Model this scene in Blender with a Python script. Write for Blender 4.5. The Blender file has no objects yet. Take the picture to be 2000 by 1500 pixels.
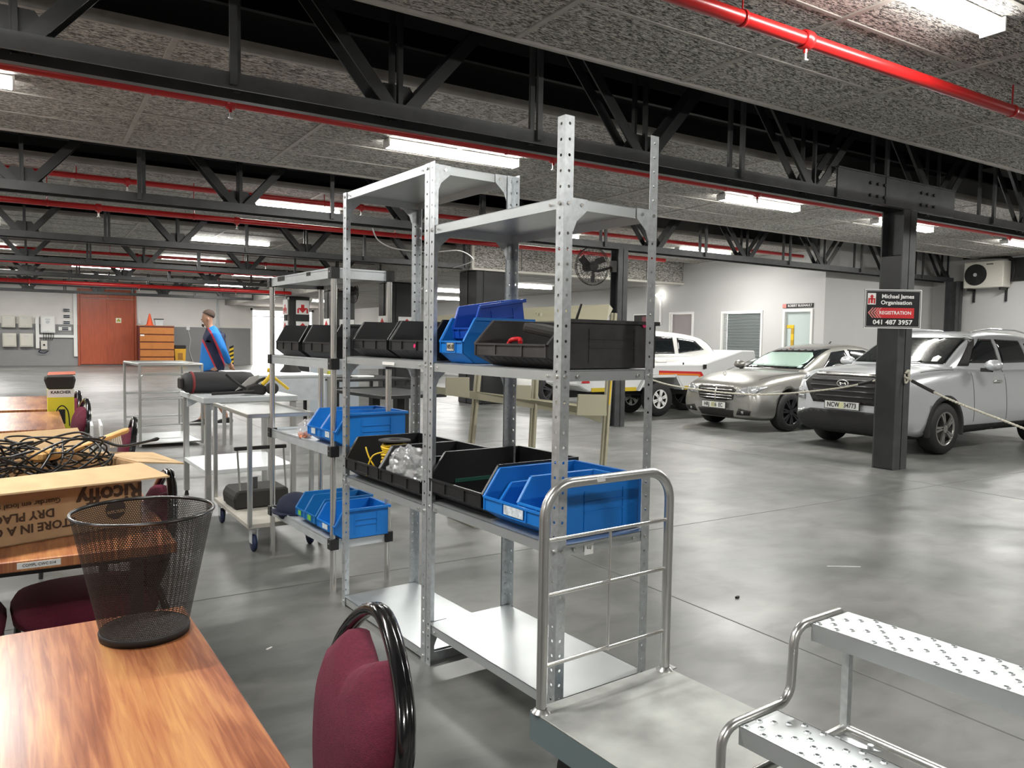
import bpy, bmesh, math, random
from mathutils import Vector as V, Matrix as M
from mathutils.bvhtree import BVHTree
R = math.radians
rnd = random.Random(7)
SC = bpy.context.scene
COL = SC.collection

# ------------------------------------------------------------------ camera, world, exposure
FPX, CAMZ = 1500.0, 1.38
PITCH, ROLL, YAW = R(3.2), R(0.9), R(32.1)
FW = V((math.sin(YAW) * math.cos(PITCH), math.cos(YAW) * math.cos(PITCH), -math.sin(PITCH)))
RT0 = V((math.cos(YAW), -math.sin(YAW), 0)); UP0 = RT0.cross(FW)
RT = RT0 * math.cos(ROLL) + UP0 * math.sin(ROLL)
UP = UP0 * math.cos(ROLL) - RT0 * math.sin(ROLL)
CAM = V((0, 0, CAMZ))
cd = bpy.data.cameras.new('camera'); cam = bpy.data.objects.new('camera', cd); COL.objects.link(cam)
cd.sensor_width = 36; cd.lens = 36 * FPX / 2000; cd.clip_start = .05; cd.clip_end = 300
mw = M.Identity(4)
for i in range(3):
    mw[i][0] = RT[i]; mw[i][1] = UP[i]; mw[i][2] = -FW[i]; mw[i][3] = CAM[i]
cam.matrix_world = mw
SC.camera = cam
W = bpy.data.worlds.new('World'); SC.world = W; W.use_nodes = True
W.node_tree.nodes['Background'].inputs[0].default_value = (1.0, .96, .92, 1)
W.node_tree.nodes['Background'].inputs[1].default_value = 3.0
SC.view_settings.view_transform = 'Standard'; SC.view_settings.look = 'None'
SC.view_settings.gamma = 1; SC.view_settings.use_curve_mapping = False
SC.view_settings.exposure = 1.9
TUBE_POWER = 10.0; TUBE_WATT = 26.0
SC.cycles.use_denoising = True
SC.cycles.max_bounces = 8; SC.cycles.diffuse_bounces = 4; SC.cycles.glossy_bounces = 4
SC.cycles.transparent_max_bounces = 12
SC.cycles.sample_clamp_indirect = 2.0

def U(x, y, z=None, X=None, Y=None):
    """point of the place seen at a photo pixel, on the given real plane"""
    d = FW + RT * ((x - 1000) / FPX) - UP * ((y - 750) / FPX)
    t = (z - CAMZ) / d.z if z is not None else (X / d.x if X is not None else Y / d.y)
    return CAM + d * t

# ------------------------------------------------------------------ materials
MATS = {}
def mat(name, col, rough=.5, metal=0, var=0, scale=20, bump=0, bscale=None, coat=0, alpha=1, stretch=None, rvar=0, trans=0, spec=None):
    if name in MATS: return MATS[name]
    m = bpy.data.materials.new(name); m.use_nodes = True; MATS[name] = m
    nt = m.node_tree; N = nt.nodes; L = nt.links; b = N['Principled BSDF']
    c = (*col, 1)
    b.inputs['Base Color'].default_value = c; b.inputs['Roughness'].default_value = rough
    b.inputs['Metallic'].default_value = metal; b.inputs['Coat Weight'].default_value = coat
    b.inputs['Alpha'].default_value = alpha; b.inputs['Transmission Weight'].default_value = trans
    if spec is not None: b.inputs['Specular IOR Level'].default_value = spec
    if var or bump or rvar:
        tc = N.new('ShaderNodeTexCoord'); mp = N.new('ShaderNodeMapping')
        L.new(tc.outputs['Object'], mp.inputs[0])
        if stretch: mp.inputs['Scale'].default_value = stretch
        n = N.new('ShaderNodeTexNoise'); n.inputs['Scale'].default_value = scale; n.inputs['Detail'].default_value = 6
        L.new(mp.outputs[0], n.inputs[0])
        if var:
            r = N.new('ShaderNodeValToRGB'); L.new(n.outputs['Fac'], r.inputs[0])
            r.color_ramp.elements[0].position = .3; r.color_ramp.elements[1].position = .7
            r.color_ramp.elements[0].color = (*[max(0, x * (1 - var)) for x in col], 1)
            r.color_ramp.elements[1].color = (*[min(1, x * (1 + var)) for x in col], 1)
            L.new(r.outputs[0], b.inputs['Base Color'])
        if rvar:
            mr = N.new('ShaderNodeMapRange'); L.new(n.outputs['Fac'], mr.inputs[0])
            mr.inputs[1].default_value = .3; mr.inputs[2].default_value = .7
            mr.inputs[3].default_value = max(.02, rough - rvar); mr.inputs[4].default_value = rough + rvar
            L.new(mr.outputs[0], b.inputs['Roughness'])
        if bump:
            n2 = N.new('ShaderNodeTexNoise'); n2.inputs['Scale'].default_value = bscale or scale; L.new(mp.outputs[0], n2.inputs[0])
            bp = N.new('ShaderNodeBump'); bp.inputs['Strength'].default_value = bump; bp.inputs['Distance'].default_value = .01
            L.new(n2.outputs['Fac'], bp.inputs['Height']); L.new(bp.outputs[0], b.inputs['Normal'])
    return m
def emit(name, col, s):
    m = bpy.data.materials.new(name); m.use_nodes = True; MATS[name] = m
    b = m.node_tree.nodes['Principled BSDF']
    b.inputs['Base Color'].default_value = (*col, 1)
    b.inputs['Emission Color'].default_value = (*col, 1); b.inputs['Emission Strength'].default_value = s
    return m

galv = mat('galvanised steel', (.62, .65, .67), .36, .8, var=.13, scale=45)
galvflat = mat('galvanised sheet', (.60, .63, .64), .35, .75, var=.05, scale=5)
deckm = mat('worn trolley deck', (.36, .37, .35), .5, .35, var=.25, scale=6, rvar=.1)
bluegrey = mat('blue grey paint', (.16, .21, .22), .45, .2)
chrome = mat('polished steel', (.74, .73, .70), .22, .9)
zinc = mat('zinc tube', (.58, .58, .56), .3, .9)
steelp = mat('grey painted steel', (.55, .58, .60), .4, .3, var=.08, scale=8)
whitepan = mat('white panel', (.72, .75, .76), .35, .1, var=.06, scale=7)
blackpl = mat('black plastic', (.012, .012, .013), .38, bump=.05, bscale=120)
blackpl2 = mat('worn black plastic', (.035, .032, .033), .5, var=.35, scale=14)
bluepl = mat('blue plastic', (.008, .17, .56), .4)
bluepl2 = mat('deep blue plastic', (.005, .06, .38), .4)
blackst = mat('black painted steel', (.016, .017, .018), .42, var=.3, scale=6)
greyst = mat('charcoal painted steel', (.048, .050, .052), .45, var=.25, scale=6)
redp = mat('red painted pipe', (.42, .010, .010), .3)
rubber = mat('rubber', (.012, .012, .012), .75)
fabric = mat('burgundy fabric', (.115, .008, .026), .9, var=.22, scale=160, bump=.3, bscale=500)
chairfr = mat('black chair lacquer', (.008, .008, .009), .16, coat=.6)
card = mat('cardboard', (.46, .30, .16), .8, var=.10, scale=12)
cardin = mat('cardboard inner', (.52, .36, .20), .85, var=.08, scale=14)
cable = mat('black cable', (.01, .01, .011), .35)
wallw = mat('white wall paint', (.80, .775, .75), .7, var=.04, scale=1.2)
wallg = mat('grey dado paint', (.27, .27, .275), .6, var=.06, scale=1.5)
officew = mat('office wall paint', (.52, .52, .51), .7, var=.04, scale=.7)
voidm = mat('dark roof void', (.012, .012, .013), .9)
batten = mat('ceiling batten', (.36, .34, .31), .6, var=.1, scale=10)
doorred = mat('red brown timber door', (.42, .085, .035), .4, var=.14, scale=5, stretch=(4, 1, .4))
cream = mat('cream enamel', (.66, .64, .57), .4)
beige = mat('beige shelving enamel', (.34, .32, .23), .42)
whitem = mat('white', (.82, .82, .80), .5)
yellow = mat('yellow', (.75, .50, .02), .45)
tyre = mat('tyre', (.014, .014, .015), .7)
glassd = mat('dark car glass', (.010, .012, .013), .06, spec=.8)
lamp = mat('headlamp glass', (.42, .43, .44), .10, .5, var=.5, scale=60)
alloy = mat('alloy wheel', (.42, .41, .39), .28, .8)
alloyd = mat('dark alloy wheel', (.07, .07, .075), .35, .7)
woodh = mat('pale wood', (.60, .34, .12), .5, var=.15, scale=20)
ropem = mat('rope', (.42, .40, .33), .85, var=.3, scale=90)
pinkm = mat('pink sticker', (.85, .02, .16), .5)
redm = mat('red', (.55, .015, .02), .5)
navy = mat('navy cloth', (.01, .014, .04), .8)
ink = mat('black ink', (.015, .013, .012), .7)
signblk = mat('sign black', (.02, .02, .022), .3)
plastic_clear = mat('clear plastic film', (.85, .86, .87), .16, .25, alpha=.34, trans=0, coat=1)
skin = mat('skin', (.42, .23, .15), .55)
blackcl = mat('black leather shoe', (.012, .011, .011), .4)

def wood_mat():
    m = bpy.data.materials.new('cherry laminate'); m.use_nodes = True; MATS['cherry laminate'] = m
    nt = m.node_tree; N = nt.nodes; L = nt.links; b = N['Principled BSDF']
    tc = N.new('ShaderNodeTexCoord'); mp = N.new('ShaderNodeMapping'); L.new(tc.outputs['Object'], mp.inputs[0])
    mp.inputs['Scale'].default_value = (9, 1.1, 1)
    n = N.new('ShaderNodeTexNoise'); n.inputs['Scale'].default_value = 1.6; n.inputs['Detail'].default_value = 8; n.inputs['Distortion'].default_value = .55
    L.new(mp.outputs[0], n.inputs[0])
    mp2 = N.new('ShaderNodeMapping'); L.new(tc.outputs['Object'], mp2.inputs[0]); mp2.inputs['Scale'].default_value = (75, 3.5, 1)
    n2 = N.new('ShaderNodeTexNoise'); n2.inputs['Scale'].default_value = 1.5; n2.inputs['Detail'].default_value = 5; n2.inputs['Distortion'].default_value = .8
    L.new(mp2.outputs[0], n2.inputs[0])
    mx = N.new('ShaderNodeMix'); mx.data_type = 'FLOAT'; mx.inputs[0].default_value = .38
    L.new(n.outputs['Fac'], mx.inputs[2]); L.new(n2.outputs['Fac'], mx.inputs[3])
    r = N.new('ShaderNodeValToRGB'); L.new(mx.outputs[0], r.inputs[0]); e = r.color_ramp.elements
    e[0].position = .34; e[0].color = (.17, .045, .018, 1); e[1].position = .66; e[1].color = (.58, .29, .11, 1)
    k = e.new(.44); k.color = (.29, .095, .042, 1)
    k = e.new(.52); k.color = (.42, .165, .07, 1)
    L.new(r.outputs[0], b.inputs['Base Color']); b.inputs['Roughness'].default_value = .3; b.inputs['Coat Weight'].default_value = .35; b.inputs['Coat Roughness'].default_value = .22
    bp = N.new('ShaderNodeBump'); bp.inputs['Strength'].default_value = .06; bp.inputs['Distance'].default_value = .002
    L.new(n2.outputs['Fac'], bp.inputs['Height']); L.new(bp.outputs[0], b.inputs['Normal'])
    return m
wood = wood_mat()
def floor_mat():
    m = bpy.data.materials.new('polished concrete'); m.use_nodes = True; MATS['floor'] = m
    nt = m.node_tree; N = nt.nodes; L = nt.links; b = N['Principled BSDF']
    tc = N.new('ShaderNodeTexCoord')
    def noise(sc, det, dist=0, stretch=None):
        n = N.new('ShaderNodeTexNoise'); n.inputs['Scale'].default_value = sc; n.inputs['Detail'].default_value = det; n.inputs['Distortion'].default_value = dist
        if stretch:
            mp = N.new('ShaderNodeMapping'); mp.inputs['Scale'].default_value = stretch; L.new(tc.outputs['Object'], mp.inputs[0]); L.new(mp.outputs[0], n.inputs[0])
        else: L.new(tc.outputs['Object'], n.inputs[0])
        return n
    a = noise(.9, 7, .8); r = N.new('ShaderNodeValToRGB'); L.new(a.outputs['Fac'], r.inputs[0]); e = r.color_ramp.elements
    e[0].position = .28; e[0].color = (.095, .099, .097, 1); e[1].position = .75; e[1].color = (.205, .202, .189, 1)
    k = e.new(.5); k.color = (.145, .148, .142, 1)
    s = noise(4, 9, .5, (1, 1.6, 1)); r2 = N.new('ShaderNodeValToRGB'); L.new(s.outputs['Fac'], r2.inputs[0]); e = r2.color_ramp.elements
    e[0].position = .30; e[0].color = (.70, .70, .69, 1); e[1].position = .60; e[1].color = (1, 1, 1, 1)
    mx = N.new('ShaderNodeMix'); mx.data_type = 'RGBA'; mx.blend_type = 'MULTIPLY'; mx.inputs[0].default_value = 1
    L.new(r.outputs[0], mx.inputs[6]); L.new(r2.outputs[0], mx.inputs[7])
    L.new(mx.outputs[2], b.inputs['Base Color'])
    c = noise(2.2, 4, .3); mr = N.new('ShaderNodeMapRange'); L.new(c.outputs['Fac'], mr.inputs[0])
    mr.inputs[1].default_value = .3; mr.inputs[2].default_value = .7; mr.inputs[3].default_value = .31; mr.inputs[4].default_value = .42
    L.new(mr.outputs[0], b.inputs['Roughness']); b.inputs['Specular IOR Level'].default_value = .55
    d = noise(16, 4, .4, (1, 2.5, 1)); bp = N.new('ShaderNodeBump'); bp.inputs['Strength'].default_value = .12; bp.inputs['Distance'].default_value = .004
    L.new(d.outputs['Fac'], bp.inputs['Height']); L.new(bp.outputs[0], b.inputs['Normal'])
    return m
def straw_mat():
    m = bpy.data.materials.new('strawboard'); m.use_nodes = True; MATS['straw'] = m
    nt = m.node_tree; N = nt.nodes; L = nt.links; b = N['Principled BSDF']
    g = N.new('ShaderNodeNewGeometry')
    def lay(rot, sc):
        mp = N.new('ShaderNodeMapping'); mp.inputs['Rotation'].default_value = (0, 0, rot); mp.inputs['Scale'].default_value = sc
        L.new(g.outputs['Position'], mp.inputs[0])
        n = N.new('ShaderNodeTexNoise'); n.inputs['Scale'].default_value = 17; n.inputs['Detail'].default_value = 3; n.inputs['Distortion'].default_value = 1.3
        L.new(mp.outputs[0], n.inputs[0])
        r = N.new('ShaderNodeValToRGB'); L.new(n.outputs['Fac'], r.inputs[0]); e = r.color_ramp.elements
        e[0].position = .425; e[0].color = (.05, .05, .05, 1); e[1].position = .47; e[1].color = (1, 1, 1, 1)
        return r
    a = lay(.3, (1, 5, 5)); c = lay(-.9, (1, 5, 5)); d = lay(1.7, (1.2, 6, 6))
    mx = N.new('ShaderNodeMix'); mx.data_type = 'RGBA'; mx.blend_type = 'MULTIPLY'; mx.inputs[0].default_value = .8
    L.new(a.outputs[0], mx.inputs[6]); L.new(c.outputs[0], mx.inputs[7])
    mx1 = N.new('ShaderNodeMix'); mx1.data_type = 'RGBA'; mx1.blend_type = 'MULTIPLY'; mx1.inputs[0].default_value = .6
    L.new(mx.outputs[2], mx1.inputs[6]); L.new(d.outputs[0], mx1.inputs[7])
    big = N.new('ShaderNodeTexNoise'); big.inputs['Scale'].default_value = .8; L.new(g.outputs['Position'], big.inputs[0])
    rb = N.new('ShaderNodeValToRGB'); L.new(big.outputs['Fac'], rb.inputs[0]); e = rb.color_ramp.elements
    e[0].position = .35; e[0].color = (.50, .48, .44, 1); e[1].position = .65; e[1].color = (.66, .645, .60, 1)
    m2 = N.new('ShaderNodeMix'); m2.data_type = 'RGBA'; m2.blend_type = 'MULTIPLY'; m2.inputs[0].default_value = 1
    L.new(rb.outputs[0], m2.inputs[6]); L.new(mx1.outputs[2], m2.inputs[7])
    m3 = N.new('ShaderNodeMix'); m3.data_type = 'RGBA'; m3.blend_type = 'ADD'; m3.inputs[0].default_value = 1; m3.inputs[7].default_value = (.035, .033, .03, 1)
    L.new(m2.outputs[2], m3.inputs[6])
    L.new(m3.outputs[2], b.inputs['Base Color']); b.inputs['Roughness'].default_value = .85
    return m
straw = straw_mat()

# ------------------------------------------------------------------ mesh helpers
class MB:
    def __init__(s): s.v = []; s.f = []; s.m = []; s.s = []; s.T = None
    def add(s, vs, fs, mi=0, sm=False):
        o = len(s.v)
        s.v += [tuple(s.T @ V(p)) if s.T else tuple(p) for p in vs]
        for f in fs: s.f.append([o + i for i in f]); s.m.append(mi); s.s.append(sm)
        return s
    def bx(s, x0, x1, y0, y1, z0, z1, mi=0):
        return s.add([(x, y, z) for z in (z0, z1) for y in (y0, y1) for x in (x0, x1)],
                     [(0, 2, 3, 1), (4, 5, 7, 6), (0, 1, 5, 4), (2, 6, 7, 3), (0, 4, 6, 2), (1, 3, 7, 5)], mi)
    def cyl(s, p0, p1, r, n=12, r2=None, mi=0, cap=True):
        p0 = V(p0); p1 = V(p1); d = (p1 - p0).normalized(); a = d.orthogonal().normalized(); b = d.cross(a); r2 = r if r2 is None else r2
        vs = [p0 + (a * math.cos(2 * math.pi * i / n) + b * math.sin(2 * math.pi * i / n)) * r for i in range(n)]
        vs += [p1 + (a * math.cos(2 * math.pi * i / n) + b * math.sin(2 * math.pi * i / n)) * r2 for i in range(n)]
        s.add(vs, [(i, (i + 1) % n, n + (i + 1) % n, n + i) for i in range(n)], mi, True)
        if cap: s.add(vs[:n], [tuple(range(n))[::-1]], mi); s.add(vs[n:], [tuple(range(n))], mi)
        return s
    def bar(s, p0, p1, w, h, mi=0, up=(0, 0, 1)):
        p0 = V(p0); p1 = V(p1); d = (p1 - p0).normalized(); u = V(up)
        a = d.cross(u)
        if a.length < 1e-4: a = d.cross(V((1, 0, 0)))
        a.normalize(); b = a.cross(d).normalized()
        q = [a * (i * w / 2) + b * (j * h / 2) for i, j in ((-1, -1), (1, -1), (1, 1), (-1, 1))]
        return s.add([p0 + x for x in q] + [p1 + x for x in q], [(0, 1, 2, 3)[::-1], (4, 5, 6, 7), (0, 1, 5, 4), (1, 2, 6, 5), (2, 3, 7, 6), (3, 0, 4, 7)], mi)
    def tube(s, pts, r, n=8, closed=False, mi=0):
        P = [V(p) for p in pts]; k = len(P); rs = r if isinstance(r, (list, tuple)) else [r] * k
        vs = []; a = None
        for i in range(k):
            if closed: t = (P[(i + 1) % k] - P[i - 1])
            else: t = P[min(i + 1, k - 1)] - P[max(i - 1, 0)]
            if t.length < 1e-9: t = V((0, 0, 1))
            t.normalize()
            if a is None: a = t.orthogonal().normalized()
            else:
                a = a - t * a.dot(t)
                if a.length < 1e-6: a = t.orthogonal()
                a.normalize()
            b = t.cross(a)
            vs += [P[i] + (a * math.cos(2 * math.pi * j / n) + b * math.sin(2 * math.pi * j / n)) * rs[i] for j in range(n)]
        fs = []
        for i in range(k if closed else k - 1):
            i2 = (i + 1) % k
            fs += [(i * n + j, i * n + (j + 1) % n, i2 * n + (j + 1) % n, i2 * n + j) for j in range(n)]
        s.add(vs, fs, mi, True)
        if not closed: s.add(vs[:n], [tuple(range(n))[::-1]], mi); s.add(vs[-n:], [tuple(range(n))], mi)
        return s
    def prism(s, poly, ax, a, b, mi=0):
        f = {'x': lambda p, t: (t, p[0], p[1]), 'y': lambda p, t: (p[0], t, p[1]), 'z': lambda p, t: (p[0], p[1], t)}[ax]
        n = len(poly); vs = [f(p, a) for p in poly] + [f(p, b) for p in poly]
        return s.add(vs, [tuple(range(n))[::-1], tuple(range(n, 2 * n))] + [(i, (i + 1) % n, n + (i + 1) % n, n + i) for i in range(n)], mi)
    def lathe(s, prof, n=24, c=(0, 0, 0), mi=0, ax='z', sm=True):
        f = {'z': lambda r, t, h: (c[0] + r * math.cos(t), c[1] + r * math.sin(t), c[2] + h), 'y': lambda r, t, h: (c[0] + r * math.cos(t), c[1] + h, c[2] + r * math.sin(t)), 'x': lambda r, t, h: (c[0] + h, c[1] + r * math.cos(t), c[2] + r * math.sin(t))}[ax]
        vs = []; k = len(prof)
        for r, h in prof: vs += [f(r, 2 * math.pi * i / n, h) for i in range(n)]
        return s.add(vs, [(j * n + i, j * n + (i + 1) % n, (j + 1) * n + (i + 1) % n, (j + 1) * n + i) for j in range(k - 1) for i in range(n)], mi, sm)
    def ball(s, c, r, n=12, mi=0):
        rx, ry, rz = r if isinstance(r, (tuple, list)) else (r, r, r); m = n // 2; vs = []
        for j in range(m + 1):
            p = math.pi * j / m
            vs += [(c[0] + rx * math.sin(p) * math.cos(2 * math.pi * i / n), c[1] + ry * math.sin(p) * math.sin(2 * math.pi * i / n), c[2] - rz * math.cos(p)) for i in range(n)]
        return s.add(vs, [(j * n + i, j * n + (i + 1) % n, (j + 1) * n + (i + 1) % n, (j + 1) * n + i) for j in range(m) for i in range(n)], mi, True)
    def mesh(s, name, mats, bevel=0, seg=1, weld=False, sub=0):
        me = bpy.data.meshes.new(name)
        me.from_pydata([tuple(p) for p in s.v], [], s.f)
        for m in (mats if isinstance(mats, (list, tuple)) else [mats]): me.materials.append(m)
        me.polygons.foreach_set('material_index', s.m); me.polygons.foreach_set('use_smooth', s.s)
        bm = bmesh.new(); bm.from_mesh(me)
        if weld: bmesh.ops.remove_doubles(bm, verts=bm.verts, dist=1e-5)
        bmesh.ops.recalc_face_normals(bm, faces=bm.faces)
        if bevel:
            es = [e for e in bm.edges if len(e.link_faces) == 2 and e.calc_face_angle(0) > R(35)]
            bmesh.ops.bevel(bm, geom=es, offset=bevel, segments=seg, profile=.6, affect='EDGES', clamp_overlap=True)
        bm.to_mesh(me); bm.free(); me.update()
        return me
    def build(s, name, mats, parent=None, loc=None, rz=0, **k):
        o = bpy.data.objects.new(name, s.mesh(name, mats, **k)); COL.objects.link(o)
        if parent: o.parent = parent
        if loc: o.location = loc
        if rz: o.rotation_euler.z = rz
        return o
def tag(o, label, cat, group=None, kind=None):
    if label: o['label'] = label
    if cat: o['category'] = cat
    if group: o['group'] = group
    if kind: o['kind'] = kind
    return o
def thing(name, label, cat, loc=(0, 0, 0), rz=0, group=None):
    o = bpy.data.objects.new(name, None); COL.objects.link(o); o.empty_display_size = .1
    o.location = loc; o.rotation_euler.z = rz
    return tag(o, label, cat, group)
def struct(o): o['kind'] = 'structure'; return o
def kids(o): return [c for c in COL.objects if c.parent == o]
def dup(root, loc, rz=None, label=None, group=None):
    r = root.copy(); COL.objects.link(r); r.location = loc
    if rz is not None: r.rotation_euler.z = rz
    if label: r['label'] = label
    if group: r['group'] = group
    for ch in kids(root):
        c = ch.copy(); COL.objects.link(c); c.parent = r
        for g in kids(ch):
            d = g.copy(); COL.objects.link(d); d.parent = c
    return r
def letters(txt, size, parent, m, loc, rot=(0, 0, 0), align='CENTER', ext=.0008, sx=1, bold=0, name='lettering'):
    cu = bpy.data.curves.new('t', 'FONT'); cu.body = txt; cu.size = size; cu.align_x = align; cu.align_y = 'CENTER'; cu.extrude = ext; cu.offset = bold; cu.resolution_u = 2
    o = bpy.data.objects.new('t', cu); me = bpy.data.meshes.new_from_object(o); bpy.data.objects.remove(o)
    me.materials.clear(); me.materials.append(m)
    q = bpy.data.objects.new(name, me); COL.objects.link(q); q.parent = parent; q.location = loc; q.rotation_euler = rot; q.scale = (sx, 1, 1)
    return q
def arc(c, r, a0, a1, n, u, w):
    c = V(c); u = V(u); w = V(w)
    return [c + u * (r * math.cos(R(a0 + (a1 - a0) * i / n))) + w * (r * math.sin(R(a0 + (a1 - a0) * i / n))) for i in range(n + 1)]
def smooth_path(P, n=6):
    P = [V(p) for p in P]; out = []
    for i in range(len(P) - 1):
        p0 = P[max(i - 1, 0)]; p1 = P[i]; p2 = P[i + 1]; p3 = P[min(i + 2, len(P) - 1)]
        for j in range(n):
            t = j / n
            out.append(.5 * ((2 * p1) + (p2 - p0) * t + (2 * p0 - 5 * p1 + 4 * p2 - p3) * t * t + (3 * p1 - p0 - 3 * p2 + p3) * t ** 3))
    return out + [P[-1]]

# ================================================================== STRUCTURE
HC = 3.40                                     # ceiling height
XR, XO, YO, YB, XL, YN = 18.2, 14.15, 10.25, 39.0, -9.0, -8.0
T = [.3, 5.05, 9.82, 14.5, 19.2, 23.7, 28.3, 33.0, 37.6]      # truss lines (Y)
struct(MB().bx(XL, XR, YN, YB + .3, -.2, 0).build('floor', floor_mat()))
# slab joints: shallow strips of sealant
fl = COL.objects['floor']
jn = MB()
for y in (4.2, 9.0, 13.8, 18.6): jn.bx(XL + .1, XR - .1, y, y + .008, 0, .0012)
for x in (2.95, 7.7, 12.5): jn.bx(x, x + .008, YN + .1, YB, 0, .0012)
jn.build('joint', mat('slab joint', (.10, .10, .095), .6), fl)
# back wall with the dado and the wide doorway to daylight
wb = MB()
def wseg(x0, x1, z0, z1):
    if z0 < 1.8:
        wb.bx(x0, x1, YB, YB + .25, z0, min(z1, 1.8), 1)
    if z1 > 1.8: wb.bx(x0, x1, YB, YB + .25, max(z0, 1.8), z1, 0)
wseg(XL, 9.25, 0, 5.4); wseg(9.25, 12.3, 2.75, 5.4); wseg(12.3, XR + 12, 0, 5.4)
struct(wb.build('wall_back', [wallw, wallg]))
struct(MB().bx(XL - .2, XL, YN, YB, 0, 5.4).build('wall_left', wallw))
struct(MB().bx(XL, XR + .2, YN - .2, YN, 0, 5.4).build('wall_rear', wallw))
struct(MB().bx(XR, XR + .2, YN, YO + .2, 0, 5.4).build('wall_right', officew))
struct(MB().bx(XO + .2, XR, YO, YO + .2, 0, 5.4).build('wall_front', officew))
ow = MB()
WOP = [(10.52, 11.28, 0, 2.17), (11.84, 13.08, 1.0, 2.17), (14.0, 14.86, 0, 2.19)]
ys = [YO] + sorted(sum([[a, b] for a, b, _, _ in WOP], [])) + [YB]
for i in range(len(ys) - 1):
    op = [o for o in WOP if abs(o[0] - ys[i]) < 1e-6]
    if op: a, b, z0, z1 = op[0]; ow.bx(XO, XO + .2, a, b, z1, 5.4); (z0 > 0 and ow.bx(XO, XO + .2, a, b, 0, z0))
    else: ow.bx(XO, XO + .2, ys[i], ys[i + 1], 0, 5.4)
struct(ow.build('wall_side', officew))
struct(MB().bx(XL, XR + 12, YN, YB + .3, 5.4, 5.5).build('roof', voidm))
# office door with glass, open on a lit room
def frame(name, x, y0, y1, z0, z1, w=.05):
    b = MB(); b.bx(x - .03, x + .02, y0, y0 + w, z0, z1).bx(x - .03, x + .02, y1 - w, y1, z0, z1).bx(x - .03, x + .02, y0 + w, y1 - w, z1 - w, z1)
    if z0 > 0: b.bx(x - .03, x + .02, y0 + w, y1 - w, z0, z0 + w)
    return b
d2 = struct(frame('door_2', XO, 10.52, 11.28, 0, 2.17).build('door_2', whitem))
MB().bx(XO + .05, XO + .09, 10.57, 11.23, 0, 2.12).build('door_panel', mat('frosted glass door', (.50, .58, .57), .25), d2)
hz = MB()
for k in range(12): hz.bx(XO + .035, XO + .05, 11.03, 11.1, .2 + k * .13, .2 + k * .13 + .13, k % 2)
hz.bx(XO + .035, XO + .05, 11.03, 11.22, 1.76, 1.83, 0)
hz.build('hazard_tape', [yellow, mat('amber', (.5, .3, .02), .5)], d2)
d3 = struct(frame('door_3', XO, 14.0, 14.86, 0, 2.19).build('door_3', whitem))
MB().bx(XO + .05, XO + .09, 14.05, 14.81, 0, 2.14).build('door_panel', mat('mauve grey door', (.30, .27, .27), .5), d3)
w1 = struct(frame('window_1', XO, 11.84, 13.08, 1.0, 2.17).build('window_1', whitem))
MB().bx(XO + .15, XO + .16, 11.89, 13.03, 1.05, 2.12).build('pane', mat('office glass', (.10, .14, .14), .1), w1)
sl = MB()
for k in range(34):
    z = 1.07 + k * .031
    sl.add([(XO + .02, 11.9, z), (XO + .02, 13.02, z), (XO + .045, 13.02, z + .012), (XO + .045, 11.9, z + .012), (XO + .02, 11.9, z - .002), (XO + .02, 13.02, z - .002), (XO + .045, 13.02, z + .010), (XO + .045, 11.9, z + .010)],
           [(0, 1, 2, 3), (4, 5, 6, 7), (0, 1, 5, 4), (3, 2, 6, 7)])
sl.build('blind_slat', mat('blind slat', (.40, .44, .44), .4), w1)['kind'] = 'stuff'
# big timber double door on the back wall
d1 = MB(); d1.bx(1.78, 1.86, YB - .08, YB, 0, 3.4).bx(4.04, 4.12, YB - .08, YB, 0, 3.4)
d1 = struct(d1.build('door_1', doorred))
for x0, x1 in ((1.87, 2.96), (2.98, 4.03)):
    MB().bx(x0, x1, YB - .06, YB - .01, .05, 2.98).build('door_leaf', doorred, d1, bevel=.01)
    MB().bx(x0, x1, YB - .06, YB - .01, 3.0, 3.4).build('door_panel', doorred, d1, bevel=.01)
MB().bx(2.93, 3.01, YB - .09, YB - .06, .05, 2.98).build('cover_strip', doorred, d1)
# doorway frame to daylight
f = MB(); f.bx(9.2, 9.3, YB - .04, YB + .28, 0, 2.8).bx(12.25, 12.35, YB - .04, YB + .28, 0, 2.8).bx(9.2, 12.35, YB - .04, YB + .28, 2.7, 2.8).bx(9.3, 12.25, YB + .05, YB + .1, 2.38, 2.43)
struct(f.build('door_4', whitem))

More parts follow.
